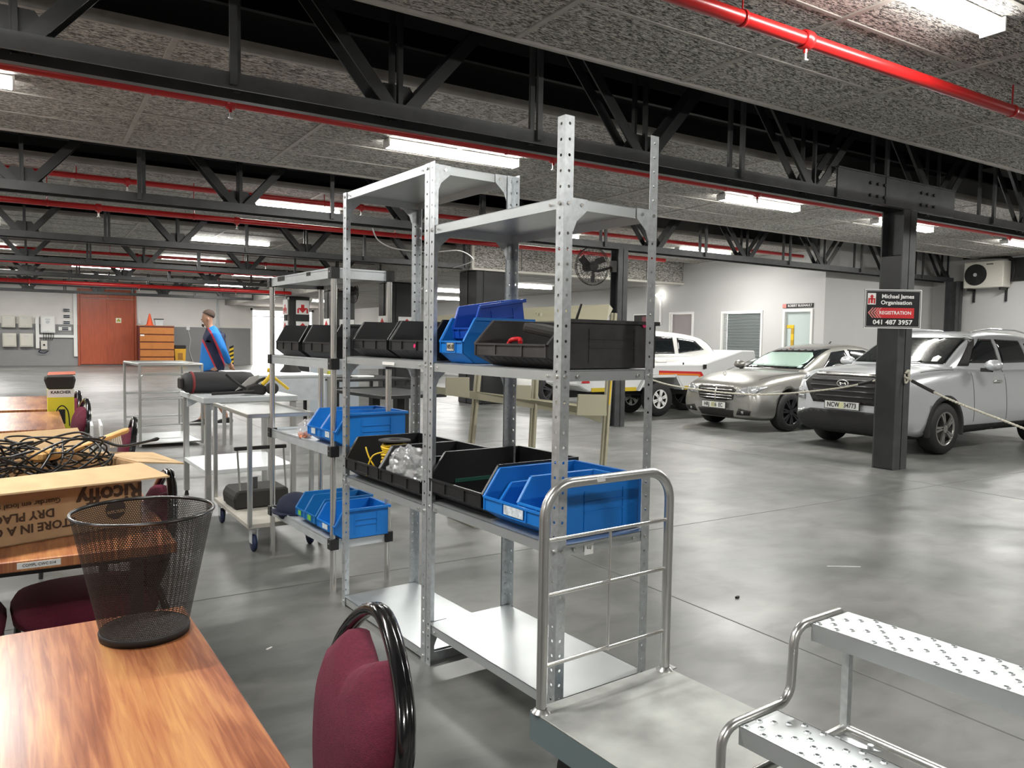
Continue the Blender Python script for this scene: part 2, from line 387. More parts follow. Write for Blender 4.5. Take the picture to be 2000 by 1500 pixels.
# ---- ceiling strips of strawboard panels between the open truss bays
ceil = struct(MB().bx(XL, XR, YN, T[0] - .62, HC, HC + .03).build('ceiling', straw))
PW, G = 1.5, .006
pm = {}
def panel_mesh(w, d):
    k = (round(w, 3), round(d, 3))
    if k not in pm: pm[k] = MB().bx(G, w - G, G, d - G, 0, .03).mesh('panel', straw, bevel=.004)
    return pm[k]
bt = MB(); rest = MB()
VIS = {0: (0.0, 13.5), 1: (-3.0, 17.9), 2: (-3.0, 8.0), 3: (-3, 7.6), 4: (-3, 7.6)}
for i in range(8):
    y0, y1 = T[i] + .66, T[i + 1] - .60
    xe = XR if i < 2 else (XO if i < 3 else 8.05)
    if i == 2: xe = XO
    nr = 5; pd = (y1 - y0) / nr
    off = (-.22, .87, .5, .2, .9, 0, .4, .2)[i]
    xs = [XL + ((off - XL) % PW) + PW * j for j in range(-1, 20)]
    for x in xs:
        a, b = max(x, XL), min(x + PW, xe)
        if b - a < .05: continue
        for j in range(nr):
            if i in VIS and VIS[i][0] <= x and x + PW <= VIS[i][1] + .2 and abs(b - a - PW) < .01:
                o = bpy.data.objects.new('panel', panel_mesh(PW, pd)); COL.objects.link(o); o.parent = ceil
                o.location = (x, y0 + j * pd, HC + rnd.uniform(0, .004))
            else: rest.bx(a + G, b - G, y0 + j * pd + G, y0 + (j + 1) * pd - G, HC, HC + .03)
        bt.bx(a - .02, a + .02, y0, y1, HC - .008, HC + .012)
    for j in range(1, nr): bt.bx(XL, xe, y0 + j * pd - .014, y0 + j * pd + .014, HC - .006, HC + .012)
    bt.bx(XL, xe, y0 - .02, y0 + .015, HC - .02, HC + .06); bt.bx(XL, xe, y1 - .015, y1 + .02, HC - .02, HC + .06)
    # boards above, so no light leaks through the joints
    rest.bx(XL, xe, y0, y1, HC + .035, HC + .05)
rest.build('panel', straw, ceil)['kind'] = 'stuff'
bt.build('ceiling_batten', batten, ceil)['kind'] = 'stuff'
# low ceiling beyond the third truss, right of the column line, with its clad upstands
LC = 2.90
lowc = struct(MB().bx(8.06, XR + 12, 14.62, YB, LC, LC + .05).build('ceiling_low', mat('low ceiling board', (.33, .32, .30), .8, var=.1, scale=1.5)))
lb = MB()
for k in range(18): lb.bx(8.06, XO + 8, 15.2 + k * 1.2, 15.24 + k * 1.2, LC - .006, LC)
for k in range(6): lb.bx(9.2 + k * 1.5, 9.23 + k * 1.5, 14.6, YB, LC - .006, LC)
lb.build('ceiling_batten', batten, lowc)
bh = struct(MB().bx(8.0, XO, 14.42, 14.5, LC, HC + .3).build('trim_1', straw))
for k in range(5):
    x = 8.02 + k * 1.22
    MB().bx(x, min(x + 1.2, XO - .01), 14.395, 14.42, LC + .03, HC + .1).build('panel', straw, bh, bevel=.003)
MB().bx(7.98, XO, 14.37, 14.5, LC - .02, LC + .025).bx(7.97, 8.03, 14.38, 14.44, LC, HC).bx(9.23 + 2.44 - .03, 9.23 + 2.44 + .03, 14.38, 14.4, LC, HC).build('edge_trim', mat('cream trim', (.62, .60, .54), .6), bh)
lf = struct(MB().bx(8.0, 8.06, 14.5, YB, LC, HC + .3).build('trim_2', mat('upstand board', (.40, .38, .35), .8, var=.12, scale=2)))
for k in range(19):
    MB().bx(7.975, 8.0, 14.52 + k * 1.28, 14.52 + k * 1.28 + 1.26, LC + .01, HC + .1).build('panel', straw, lf)
# purlins in the dark void above
pr = MB()
for k in range(26): pr.bx(XL, XR, YN + 1.8 * k, YN + 1.8 * k + .07, 4.7, 4.9)
pr.build('purlin', blackst, COL.objects['roof'])['kind'] = 'stuff'

# ------------------------------------------------------------------ trusses
def truss(y, x0, x1, label, n0=-.05):
    t = thing('roof_truss', label, 'truss', (0, y, 0), 0, 'black steel roof trusses')
    b = MB()
    # twin channels with a dark gap between them
    b.bx(x0, x1, -.05, -.04, 2.90, 3.0).bx(x0, x1, -.04, .0, 2.99, 3.0).bx(x0, x1, -.056, -.05, 2.90, 2.908)
    b.bx(x0, x1, .17, .18, 2.90, 3.0).bx(x0, x1, .18, .235, 2.90, 2.909).bx(x0, x1, .18, .22, 2.99, 3.0)
    b.build('bottom_chord', greyst, t)
    b = MB()
    for s in (-1, 1): b.bx(x0, x1, s * .075 - .006, s * .075 + .006, 4.15, 4.3).bx(x0, x1, min(s * .075, s * .14), max(s * .075, s * .14), 4.15, 4.16)
    b.build('top_chord', blackst, t)
    k0 = math.ceil((x0 - n0) / 1.128); k1 = math.floor((x1 - n0) / 1.128)
    cache = {}
    def piece(kind, x):
        if kind not in cache:
            m = MB()
            if kind == 'v':
                for s in (-1, 1): m.bx(-.02, .02, .06 + s * .07 - .005, .06 + s * .07 + .005, 2.93, 4.16).bx(-.02, -.012, .06 + s * .07 - .02, .06 + s * .07 + .02, 2.93, 4.16)
            elif kind == 'r':
                m.bx(-.022, .022, -.085, -.055, 2.92, 4.16).bx(.05, .09, .13, .16, 2.94, 4.16)
            else:
                d = 1 if kind == 'd' else -1
                for s in (-1, 1):
                    m.bar((d * .05, .06 + s * .08, 2.96), (d * 1.1, .06 + s * .08, 4.18), .012, .085)
                m.bar((d * .1, .0, 3.0), (d * 1.1, .0, 4.18), .05, .012)
            cache[kind] = m.mesh({'v': 'vertical', 'r': 'vertical', 'd': 'diagonal', 'e': 'diagonal'}[kind], blackst if kind != 'r' else greyst)
        o = bpy.data.objects.new(cache[kind].name.split('.')[0], cache[kind]); COL.objects.link(o); o.parent = t; o.location.x = x
    for k in range(k0, k1 + 1):
        x = n0 + 1.128 * k
        if k % 2 == 0:
            piece('v', x)
            if x + 1.1 < x1: piece('d', x)
            if x - 1.1 > x0: piece('e', x)
            MB().prism([(x - .2, 2.93), (x + .2, 2.93), (x + .2, 3.02), (x + .1, 3.16), (x - .1, 3.16), (x - .2, 3.02)], 'y', .05, .065).build('gusset', blackst, t)
        else: piece('r', x)
    return t
ORD = ['nearest black steel truss with a bolted splice over the sign column', 'second black steel truss from the camera, ending at the right-hand columns', 'third black steel truss, below the red sprinkler pipe pair',
       'fourth black steel truss counting away from the camera', 'fifth black steel truss counting away from the camera', 'sixth black steel truss, close to the far wall', 'farthest black steel truss above the timber door']
for i in range(1, 8):
    xe = XR - .02 if i < 3 else (7.98 if i > 3 else 7.95)
    if i > 2: xe = 7.9
    truss(T[i], XL + .02, xe, ORD[i - 1])
# splice plates with bolts over the first column
sp = MB(); sp.bx(7.0, 9.2, -.075, -.058, 2.905, 3.2)
sp.bx(7.0, 9.2, -.085, -.04, 3.2, 3.215)
tr1 = [o for o in COL.objects if o.name.startswith('roof_truss')][0]
sp.build('splice_plate', greyst, tr1)
bmesh_bolt = MB().cyl((0, 0, 0), (0, -.02, 0), .018, 6).mesh('bolt', blackst)
for x in (7.55, 7.68, 7.8, 8.5, 8.62, 8.75):
    for z in (2.98, 3.11):
        o = bpy.data.objects.new('bolt', bmesh_bolt); COL.objects.link(o); o.parent = tr1; o.location = (x, -.076, z)

# ------------------------------------------------------------------ columns
def hcol(x, y, label, w=.25, d=.26, h=2.895):
    t = thing('steel_column', label, 'column', (x, y, 0), 0)
    b = MB().bx(-w / 2, w / 2, -d / 2, -d / 2 + .014, 0, h).bx(-w / 2, w / 2, d / 2 - .014, d / 2, 0, h).bx(-.006, .006, -d / 2, d / 2, 0, h)
    b.build('shaft', greyst, t)
    return t
c1 = hcol(8.28, 5.08, 'black steel column holding the registration sign and tied with rope')
MB().bx(-.125, .0, -.125, .125, .0, 2.4).build('cover_channel', blackst, c1, bevel=.01)
c2 = hcol(8.2, 9.82, 'slim black steel column beside the wall fan', .2, .2)
c5 = hcol(17.9, 9.6, 'black steel column behind the silver car, left of the air conditioner', .26, .26)
cw = mat('matt black cladding', (.018, .019, .02), .5, var=.2, scale=3)
for k, (y, lab) in enumerate(((14.75, 'widest black clad column, behind the blue bins on the rack'), (19.4, 'black clad column with one arrow sign half hidden by a chrome post'), (24.0, 'black clad column with a red arrow sign, second from the bright doorway'), (28.7, 'black clad column beside the bright doorway with two signs'))):
    t = thing('clad_column', lab, 'column', (8.45, y, 0), 0)
    b = MB().bx(-.38, .38, -.38, .38, 0, LC - .02)
    b.build('cladding', cw, t, bevel=.02)
    MB().bx(-.40, -.385, -.02, .02, 0, LC - .02).bx(-.20, -.16, -.395, -.38, 0, LC - .02).build('cover_strip', blackst, t)
    if k:
        for j in range(3 if k == 3 else 1):
            if j == 2: continue
            z = (1.72, 2.5)[j]
            s = MB().bx(-.02, .02, -.28, .28, -.28, .28).build('arrow_sign', whitem, t, (-.41, 0, z))
            s2 = MB()
            g = -1 if j else 1
            s2.prism([(-.2, .02 * g), (0, .23 * g), (.2, .02 * g), (.07, .02 * g), (.07, -.1 * g), (-.07, -.1 * g), (-.07, .02 * g)], 'x', -.026, -.02)
            s2.bx(-.026, -.02, -.22, -.15, -.24, -.05).bx(-.026, -.02, .15, .22, -.24, -.05).bx(-.026, -.02, -.035, .035, -.24, -.12)
            s2.build('arrow_mark', redm, s)
            # same sign on the near face
            s = MB().bx(-.24, .24, -.02, .02, -.26, .26).build('arrow_sign', whitem, t, (.1, -.41, z))
            s2 = MB(); s2.prism([(-.18, .02 * g), (0, .21 * g), (.18, .02 * g), (.06, .02 * g), (.06, -.1 * g), (-.06, -.1 * g), (-.06, .02 * g)], 'y', -.026, -.02)
            s2.bx(-.2, -.14, -.026, -.02, -.22, -.05).bx(.14, .2, -.026, -.02, -.22, -.05)
            s2.build('arrow_mark', redm, s)

# ------------------------------------------------------------------ fluorescent lights
tubem = emit('fluorescent glow', (1.0, .985, .94), TUBE_POWER)
lp = thing('ceiling_light', 'long fluorescent batten light at the top right corner', 'ceiling light', (0, 0, 0), 0)
MB().bx(-.78, .78, -.055, .055, -.03, 0).bx(-.78, -.765, -.075, .075, -.085, 0).bx(.765, .78, -.075, .075, -.085, 0).build('housing', whitem, lp)
MB().prism([(-.05, -.03), (-.07, -.06), (-.045, -.085), (.045, -.085), (.07, -.06), (.05, -.03)], 'x', -.76, .76).build('diffuser', tubem, lp)
la = bpy.data.lights.new('tube_light', 'AREA'); la.shape = 'RECTANGLE'; la.size = 1.5; la.size_y = .09; la.energy = TUBE_WATT; la.color = (1.0, .985, .94)
lo = bpy.data.objects.new('tube_light', la); COL.objects.link(lo); lo.parent = lp; lo.location = (0, 0, -.0865)
LT = [(4.28, 2.55, 'long fluorescent batten light at the top right corner'), (3.85, 7.36, 'fluorescent batten light glowing above the tall racks'), (8.65, 7.36, 'fluorescent batten light seen right of the front rack post'),
      (12.05, 7.33, 'fluorescent batten light cut by the sign column'), (-.85, 7.36, 'fluorescent batten light whose end shows at the left edge of the frame'),
      (3.4, 11.9, 'fluorescent light glimpsed between the second truss and its web'), (-1.2, 11.9, None), (8.1, 11.9, 'fluorescent light just above the second truss on the right'), (12.3, 11.95, 'fluorescent light washing the office wall from the truss'),
      (3.55, 16.7, 'fluorescent light beyond the third truss'), (-1.2, 16.7, None), (3.6, 21.2, 'fluorescent light seen over the walking man'), (-1.0, 21.2, None), (1.8, 25.4, 'upper fluorescent light above the timber door'),
      (2.3, 28.2 + 1.4, 'lower fluorescent light above the timber door'), (-.9, 29.6, 'far fluorescent light above the meter boxes'), (6.2, 25.4, None), (6.4, 31, None), (-5, 25, None), (2.3, 35.4, None), (-1.6, 35.4, None), (6.2, 35.4, None),
      (-.5, -2.2, None), (4.3, -2.2, None), (8.9, 2.55, None), (-.6, 2.55, None), (-6, 7.4, None), (13.4, 2.5, None), (-5.5, 16.5, None), (-5.5, 1, None), (16.0, 7.3, None)]  # the two lamps behind the camera are added unseen to brighten the foreground
first = True
BAY = {-2: 'added unseen behind the camera', 2: 'in the nearest ceiling bay', 7: 'in the second ceiling bay', 11: 'in the third ceiling bay', 16: 'in the fourth ceiling bay', 1: 'far left of the nearest bay', 21: 'in the fifth ceiling bay', 25: 'in the sixth ceiling bay', 31: 'in the seventh ceiling bay', 35: 'in the last bay before the back wall'}
for x, y, lab in LT:
    lab = lab or 'fluorescent light %s, %s' % (BAY[int(y)], 'far at the left' if x < -4 else 'left side' if x < -1.1 else 'over the tables' if x < 3 else 'midway' if x < 7 else 'right side' if x < 13 else 'far at the right')
    if first: lp.location = (x, y, HC - .005); lp['label'] = lab; first = False; lp['group'] = 'fluorescent battens under the strawboard ceiling'
    else: dup(lp, (x, y, HC - .005), 0, lab)
for x, y, lab in ((11.35, 17.4, 'low ceiling light right of the widest black column'), (10.6, 20.6, 'low ceiling light left of the widest black column'), (12.8, 24.5, 'small distant light on the low ceiling'), (10.2, 30, 'distant light between the clad columns'), (17, 22, None), (20, 30, None)):
    dup(lp, (x, y, LC - .005), 0, lab or 'low ceiling light in the far right annex at %s' % ('its middle' if x < 18 else 'its end'), 'battens under the low ceiling')
# office wash

# ------------------------------------------------------------------ sprinkler pipes
def pipe(y, z, x0, x1, r, label, heads, hang=2.4):
    t = thing('sprinkler_pipe', label, 'pipe', (0, y, z), 0, 'red sprinkler pipes')
    MB().cyl((x0, 0, 0), (x1, 0, 0), r, 14).build('pipe_run', redp, t)
    h0 = None
    for hx in heads:
        if h0 is None:
            h0 = MB().cyl((0, 0, -r * .5), (0, 0, -r - .035), .013, 8, mi=0).cyl((0, 0, -r - .035), (0, 0, -r - .075), .009, 8, mi=1).cyl((0, 0, -r - .075), (0, 0, -r - .08), .02, 10, mi=1).mesh('sprinkler_head', [redp, zinc])
            c0 = MB().lathe([(r + .004, -.035), (r + .014, -.03), (r + .014, .03), (r + .004, .035)], 14, ax='x').mesh('collar', redp)
            k0 = MB().lathe([(r + .002, -.012), (r + .006, -.012), (r + .006, .012), (r + .002, .012)], 14, ax='x').cyl((0, 0, r), (0, 0, HC - z), .006, 6).mesh('hanger', redp)
        for m, dx in ((h0, 0), (c0, 0), (k0, -.55)):
            o = bpy.data.objects.new(m.name.split('.')[0], m); COL.objects.link(o); o.parent = t; o.location.x = hx + dx
    return t
pipe(3.06, 3.2, -6, 16, .042, 'large bright red sprinkler pipe at the top right', (1.9, 3.95, 6.95, 10))
pipe(6.34, 3.19, -6, 17.9, .032, 'red pipe running along under the nearest truss', (-1.5, 1.35, 4.42, 7.4, 10.4, 13.4))
pipe(10.72, 3.28, -6, 14.0, .034, 'thin red pipe seen through the second truss web', (-1, 1.05, 4.1, 7.1))
pipe(11.0, 2.965, -6, 10.3, .036, 'bright red pipe hanging below the second truss and across the strawboard upstand', (-2, .75, 2.42, 5.3, 8.3))
pipe(19.6, 3.2, -6, 7.9, .034, 'red pipe behind the third truss', (-1, 2.1, 5))
pipe(23.3, 3.2, -6, 7.9, .034, 'red pipe behind the fourth truss', (-1, 2.1, 5))
pipe(27.5, 2.96, -6, 7.9, .06, 'dark red pipe low in front of the far white wall', (0, 3, 6))
# loose white cable swinging between truss and column
tag(MB().tube(smooth_path([(4.0, 10.05, 2.91), (4.4, 10.8, 2.84), (4.9, 11.3, 2.80), (5.6, 11.5, 2.82), (6.3, 11.8, 2.92), (7.0, 12.6, 2.86), (7.6, 14.54, 2.91)]), .01, 6).build('hanging_cable', whitem), 'thin white cable drooping under the second truss', 'cable')

# ------------------------------------------------------------------ things on the far back wall
YW = YB - .02
def meter(x0, x1, z0, z1, lab, grp='cream meter boxes on the back wall', m=cream):
    t = thing('meter_box', lab, 'meter box', ((x0 + x1) / 2, YW, z0), 0, grp); w = (x1 - x0) / 2; h = z1 - z0
    MB().bx(-w, w, -.18, 0, 0, h).build('housing', m, t, bevel=.02)
    MB().bx(-w + .04, w - .04, -.2, -.18, .05, h - .05).build('cover', m, t, bevel=.008)
    MB().bx(-.09, .09, -.206, -.2, h * .78, h * .84).bx(-.02, .02, -.21, -.2, .07, .1).build('latch', steelp, t)
    return t
for x, lab in ((-1.03, 'left'), (-.42, 'right')):
    meter(x, x + .5, 1.62, 2.12, 'cream meter box in the upper row, %s of the pair' % lab)
    meter(x + .03, x + .53, .8, 1.38, 'cream meter box in the lower row, %s of the pair' % lab)
meter(-1.62, -1.15, 1.62, 2.12, 'cream meter box cut off at the left edge, upper row'); meter(-1.62, -1.12, .8, 1.38, 'cream meter box cut off at the left edge, lower row')
t = meter(.38, .92, 1.42, 2.14, 'white solar inverter box with a round dial on the back wall', None, whitem)
MB().cyl((0, -.2, .47), (0, -.23, .47), .07, 18).build('dial', steelp, t)
b = MB()
for k in range(5): b.tube(smooth_path([(-.16 + k * .09, -.1, .02), (-.16 + k * .09, -.12, -.18), (-.15 + k * .07, -.1, -.34)]), .012, 6)
b.build('lead', ink, t)
t = thing('isolator_box', 'small cream isolator box under the white inverter', 'switch box', (.5, YW - .03, .70))
MB().bx(-.12, .12, -.12, 0, 0, .38).build('housing', cream, t, bevel=.01); MB().cyl((0, -.12, .2), (0, -.15, .2), .04, 12).build('knob', ink, t)
MB().tube(smooth_path([(-.1, -.06, 0), (-.2, -.08, -.1), (0, -.08, -.16), (.15, -.06, -.05)]), .02, 6).build('lead', navy, t)
tag(MB().bx(.2, .33, YW - .08, YW, .75, 2.08).bx(.33, 1.62, YW - .08, YW, 1.22, 1.34).bx(1.62, 1.76, YW - .08, YW, .4, 3.3).build('cable_trunking', whitem), 'white cable trunking running to the timber door', 'trunking')
for k in range(4):
    t = thing('cable_tray_end', 'dark slotted vent, %s of four beside the door' % ('topmost', 'second', 'third', 'lowest')[k], 'vent', (1.36 if k < 3 else 1.3, YW, 2.34 - k * .27), 0, 'dark vents beside the timber door')
    MB().bx(-.13 - (.12 if k == 3 else 0), .13 + (.1 if k == 3 else 0), -.05, 0, 0, .16).build('frame', whitem, t)
    for j in range(2): MB().bx(-.12, .12, -.06, -.05, .02 + j * .07, .07 + j * .07).build('slot', navy, t)
t = thing('warning_sign', 'square white sign with a green triangle on the timber door', 'sign', (3.39, YB - .065, 2.03))
MB().bx(-.11, .11, -.012, 0, -.11, .11).build('plate', mat('cream sign', (.8, .78, .6), .5), t)
MB().prism([(-.09, -.05), (.09, -.05), (0, .09)], 'y', -.016, -.012).build('triangle', mat('olive green', (.22, .30, .03), .5), t)
MB().prism([(-.035, -.03), (.035, -.03), (0, .035)], 'y', -.019, -.016).build('symbol', yellow, t)
# drawer cabinet, cone, box, bin
CY = 37.9
t = thing('drawer_cabinet', 'orange brown chest of five drawers beside the timber door', 'cabinet', (4.78, CY, 0))
MB().bx(-.72, .72, -.35, .3, 0, 1.78).build('carcass', mat('dark red timber', (.12, .02, .015), .5), t)
for k in range(5): MB().bx(-.68, .72, -.38, -.35, .1 + k * .335, .1 + k * .335 + .29).build('drawer', mat('orange timber', (.42, .15, .03), .45, var=.1, scale=4), t, bevel=.01)
MB().bx(-.74, .74, -.38, .32, 1.78, 1.82).build('top', mat('brown timber', (.22, .08, .03), .4), t)
MB().bx(-.66, -.5, -.39, -.38, 1.35, 1.41).build('card', whitem, t)
t = thing('traffic_cone', 'orange traffic cone on the chest of drawers', 'cone', (4.55, CY, 1.82))
MB().lathe([(.14, .03), (.03, .52), (.03, .53), (.0, .53)], 20).bx(-.17, .17, -.17, .17, 0, .03).build('cone_body', mat('cone orange', (.8, .09, .01), .5), t)
t = thing('storage_tub', 'small grey tub with a dark lid on the chest of drawers', 'tub', (4.92, CY, 1.82))
MB().prism([(-.14, 0), (.14, 0), (.18, .27), (-.18, .27)], 'y', -.14, .14).build('tub', steelp, t); MB().bx(-.19, .19, -.16, .16, .27, .31).build('lid', ink, t)
t = thing('waste_bin', 'yellow waste bin lined with a black bag by the drawers', 'bin', (5.80, CY + .1, 0))
MB().prism([(-.2, 0), (.2, 0), (.24, .82), (-.24, .82)], 'y', -.2, .2).build('bin_body', mat('amber bin', (.62, .33, .02), .5), t)
MB().bx(-.25, .25, -.22, .22, .78, .95).build('bin_bag', ink, t, bevel=.03)
MB().bx(-.1, .1, -.215, -.2, .3, .6).build('symbol', mat('brown print', (.3, .14, .02), .6), t)
tag(MB().bx(6.25, 6.4, YW - .05, YW, 1.66, 1.86).tube(smooth_path([(6.33, YW - .04, 1.66), (6.42, YW - .04, 1.2), (6.38, YW - .04, .7), (6.55, YW - .04, .1)]), .012, 6).build('wall_socket', whitem), 'white socket on the dado line with a dangling grey lead', 'socket')
tag(MB().bx(7.62, 7.68, YW - .05, YW, .1, 3.3).bx(7.56, 7.72, YW - .08, YW, 1.7, 2.0).build('conduit', steelp), 'grey conduit with a switch box near the doorway', 'conduit')
t = thing('bollard', 'black and yellow striped post by the doorway', 'post', (8.0, 37.6, 0))
for k in range(9):
    b = MB(); b.add([(-.09, -.03, .1 * k + .12 * 0), (.09, -.03, .1 * k + .08), (.09, -.03, .1 * k + .18), (-.09, -.03, .1 * k + .1), (-.09, .03, .1 * k), (.09, .03, .1 * k + .08), (.09, .03, .1 * k + .18), (-.09, .03, .1 * k + .1)],
                    [(0, 1, 2, 3), (7, 6, 5, 4), (0, 4, 5, 1), (1, 5, 6, 2), (2, 6, 7, 3), (3, 7, 4, 0)])
    b.build('stripe', yellow if k % 2 else ink, t)
tag(MB().bx(5.05, 5.12, YB - .1, YB - .02, 2.9, 3.0).bx(4.2, 4.3, YB - .1, YB - .02, 1.9, 2.15).build('door_fitting', whitem), 'white fittings on the wall right of the timber door', 'fitting')
# daylight yard outside the doorway
yard = struct(MB().bx(5, 18, YB + .3, YB + 12, -.15, -.02).build('floor', mat('pale paving', (.6, .57, .54), .8)))
t = thing('gate_post', 'thin brown post standing outside in the bright doorway', 'post', (9.75, YB + 3, -.02))
MB().cyl((0, 0, 0), (0, 0, 1.05), .05, 10).bx(-.16, .16, -.06, .06, 1.05, 1.12).build('shaft', mat('pale brown', (.35, .18, .1), .7), t)
# red notice panels on the far wall behind the clad columns
for k, (x0, x1, lab) in enumerate(((15.2, 19.5, 'wide red notice panel far behind the chrome posts'), (20.2, 21.6, 'short red notice panel on the far wall'))):
    t = thing('notice_panel', lab, 'sign', ((x0 + x1) / 2, YW, 1.9)); w = (x1 - x0) / 2
    MB().bx(-w, w, -.03, 0, 0, .5).build('panel', redm, t); MB().bx(-w * .8, w * .3, -.04, -.03, .12, .38).build('print', whitem, t)
# poster and small door sign on the office wall
t = thing('poster', 'black and dark red poster on the office wall behind the white car', 'poster', (XO - .001, 15.9, 1.7), 0)
MB().bx(-.02, 0, -.36, .36, -.5, .47).build('border', whitem, t); MB().bx(-.028, -.02, -.33, .33, -.47, .44, 0).bx(-.031, -.028, -.28, .0, -.4, .4, 1).build('print', [ink, mat('dark red print', (.13, .01, .02), .5)], t)
t = thing('door_sign', 'narrow black name sign over the office door', 'sign', (XO, 10.9, 2.245), 0)
MB().bx(-.02, 0, -.38, .4, -.045, .045, 0).bx(-.022, -.02, .3, .4, -.045, .045, 1).build('plate', [signblk, mat('pale red', (.6, .22, .2), .5)], t)
letters('ROBERT BLIGNAULT', .075, t, whitem, (-.022, -.05, 0), (R(90), 0, R(-90)), sx=.9, bold=.001)
t = thing('security_light', 'small round white lamp on a bracket at the end of the strawboard upstand', 'lamp', (XO, 15.2, 2.62))
MB().cyl((0, 0, 0), (-.12, 0, .02), .02, 8).bx(-.03, 0, -.03, .03, -.75, -.1).build('bracket', whitem, t); MB().ball((-.14, 0, .02), .05, 12).build('bulb', emit('lamp glow', (1, .97, .9), 12), t)

# ------------------------------------------------------------------ air conditioner on the right wall
t = thing('air_conditioner', 'cream outdoor air conditioner unit high on the right wall', 'air conditioner', (XR - .02, 8.95, 2.72))
MB().bx(-.34, -.02, -.42, .42, 0, .58).build('casing', cream, t, bevel=.025, seg=2)
MB().cyl((-.335, .16, .29), (-.355, .16, .29), .235, 28).build('fan_grille', blackst, t)
b = MB()
for r in (.06, .11, .16, .21): b.tube([(-.36, .16 + r * math.cos(a * math.pi / 12), .29 + r * math.sin(a * math.pi / 12)) for a in range(24)], .003, 4, True)
for a in range(8): b.cyl((-.36, .16, .29), (-.36, .16 + .23 * math.cos(a * math.pi / 4), .29 + .23 * math.sin(a * math.pi / 4)), .003, 4)
b.build('grille_wire', ink, t); MB().cyl((-.36, .16, .29), (-.37, .16, .29), .04, 14).build('fan_hub', steelp, t)
MB().bx(-.345, -.335, -.2, -.06, .5, .52).build('badge', ink, t)
b = MB()
for k in range(3): b.tube(smooth_path([(-.1 - k * .03, -.5, .12), (-.1 - k * .03, -.55, .4), (-.08, -.45 + k * .03, .62 + k * .03), (-.05, .1, .68 + k * .03), (-.04, .6, .7)]), .016, 6)
b.build('pipe', ink, t)
MB().bx(-.3, 0, -.36, -.32, -.06, 0).bx(-.3, 0, .32, .36, -.06, 0).bx(-.04, 0, -.36, -.32, -.3, 0).bx(-.04, 0, .32, .36, -.3, 0).build('bracket', blackst, t)
tag(MB().bx(XR - .03, XR, 7.9, 8.6, 2.85, 3.36).bx(XR - .05, XR - .03, 8.0, 8.5, 2.95, 3.3).build('wall_hatch', blackst), 'dark square wall opening behind the air conditioner pipes', 'hatch')

# ------------------------------------------------------------------ wall fans
def fan(px, py, Y, r, lab, pivot, rz):
    p = U(px, py, Y=Y)
    t = thing('wall_fan', lab, 'fan', p, rz)
    b = MB()
    for s in (-1, 1):
        b.tube([(r * math.cos(a * math.pi / 18), s * .02, r * math.sin(a * math.pi / 18)) for a in range(36)], .006, 5, True)
    for q in (.33, .62, .85):
        for s in (-1, 1): b.tube([(q * r * math.cos(a * math.pi / 16), s * (.1 * (1 - q * .6)), q * r * math.sin(a * math.pi / 16)) for a in range(32)], .0025, 4, True)
    for a in range(26):
        c, s_ = math.cos(a * math.pi / 13), math.sin(a * math.pi / 13)
        for s in (-1, 1): b.tube([(.1 * r * c, s * .11, .1 * r * s_), (.6 * r * c, s * .08, .6 * r * s_), (r * c, s * .02, r * s_)], .0028, 4)
    b.build('cage', ink, t)
    bl = MB()
    for k in range(3):
        a = k * 2 * math.pi / 3 + .6
        def q(rr, da, yy): return (rr * math.cos(a + da), yy, rr * math.sin(a + da))
        top = [q(.1 * r, -.2, -.02), q(.82 * r, -.28, -.035), q(.88 * r, .1, .01), q(.5 * r, .42, .03), q(.12 * r, .7, .03)]
        bt_ = [(x, y + .004, z) for x, y, z in top]
        n = 5; bl.add(top + bt_, [tuple(range(n)), tuple(range(n, 2 * n))[::-1]] + [(i, (i + 1) % n, n + (i + 1) % n, n + i) for i in range(n)])
    bl.build('blade', ink, t)
    MB().cyl((0, -.06, 0), (0, .2, 0), .075, 18).build('motor', ink, t, bevel=.01)
    v = V(pivot)
    MB().tube(smooth_path([(0, .17, 0), (v.x * .5, .2, -.05), v]), .022, 8).bx(v.x - .04, v.x + .04, v.y - .04, v.y + .04, v.z - .09, v.z + .09).build('arm', ink, t)
    return t
fan(1157, 520, 9.75, .30, 'black wire cage wall fan on the slim column by the white car', (.42, .05, .02), R(-8))
fan(690, 570, 17.2, .26, 'black wire cage fan far behind the silver rack post', (.25, .5, .0), R(50))

# ------------------------------------------------------------------ registration sign, ropes
t = thing('registration_sign', 'black and red registration sign with a phone number on the column', 'sign', U(1744, 603.5, Y=4.955), -YAW + R(1.5))
MB().bx(-.315, .315, 0, .012, -.212, .212).build('board', signblk, t)
b = MB()
for a in ((-.315, .315, .204, .212), (-.315, .315, -.212, -.204), (-.315, -.307, -.204, .204), (.307, .315, -.204, .204)): b.bx(a[0], a[1], -.002, 0, a[2], a[3])
for a in ((-.298, .298, .192, .195), (-.298, .298, -.195, -.192), (-.298, -.295, -.192, .192), (.295, .298, -.192, .192)): b.bx(a[0], a[1], -.002, 0, a[2], a[3])
b.build('border', whitem, t)
MB().bx(-.285, -.195, -.003, 0, .045, .17).build('logo_panel', whitem, t)
b = MB(); b.prism([(-.265, .13), (-.24, .155), (-.215, .13), (-.228, .13), (-.228, .06), (-.252, .06), (-.252, .13)], 'y', -.005, -.003)
b.bx(-.278, -.262, -.005, -.003, .055, .115).bx(-.218, -.202, -.005, -.003, .055, .115).bx(-.262, -.218, -.005, -.003, .1, .115)
b.build('logo', redm, t)
letters('Michael James', .062, t, whitem, (.05, -.002, .135), (R(90), 0, 0), sx=1.03, bold=.0014)
letters('Organisation', .062, t, whitem, (.035, -.002, .068), (R(90), 0, 0), sx=1.08, bold=.0014)
MB().bx(-.19, .235, -.003, 0, -.1, .012).build('arrow_panel', redm, t)
b = MB()
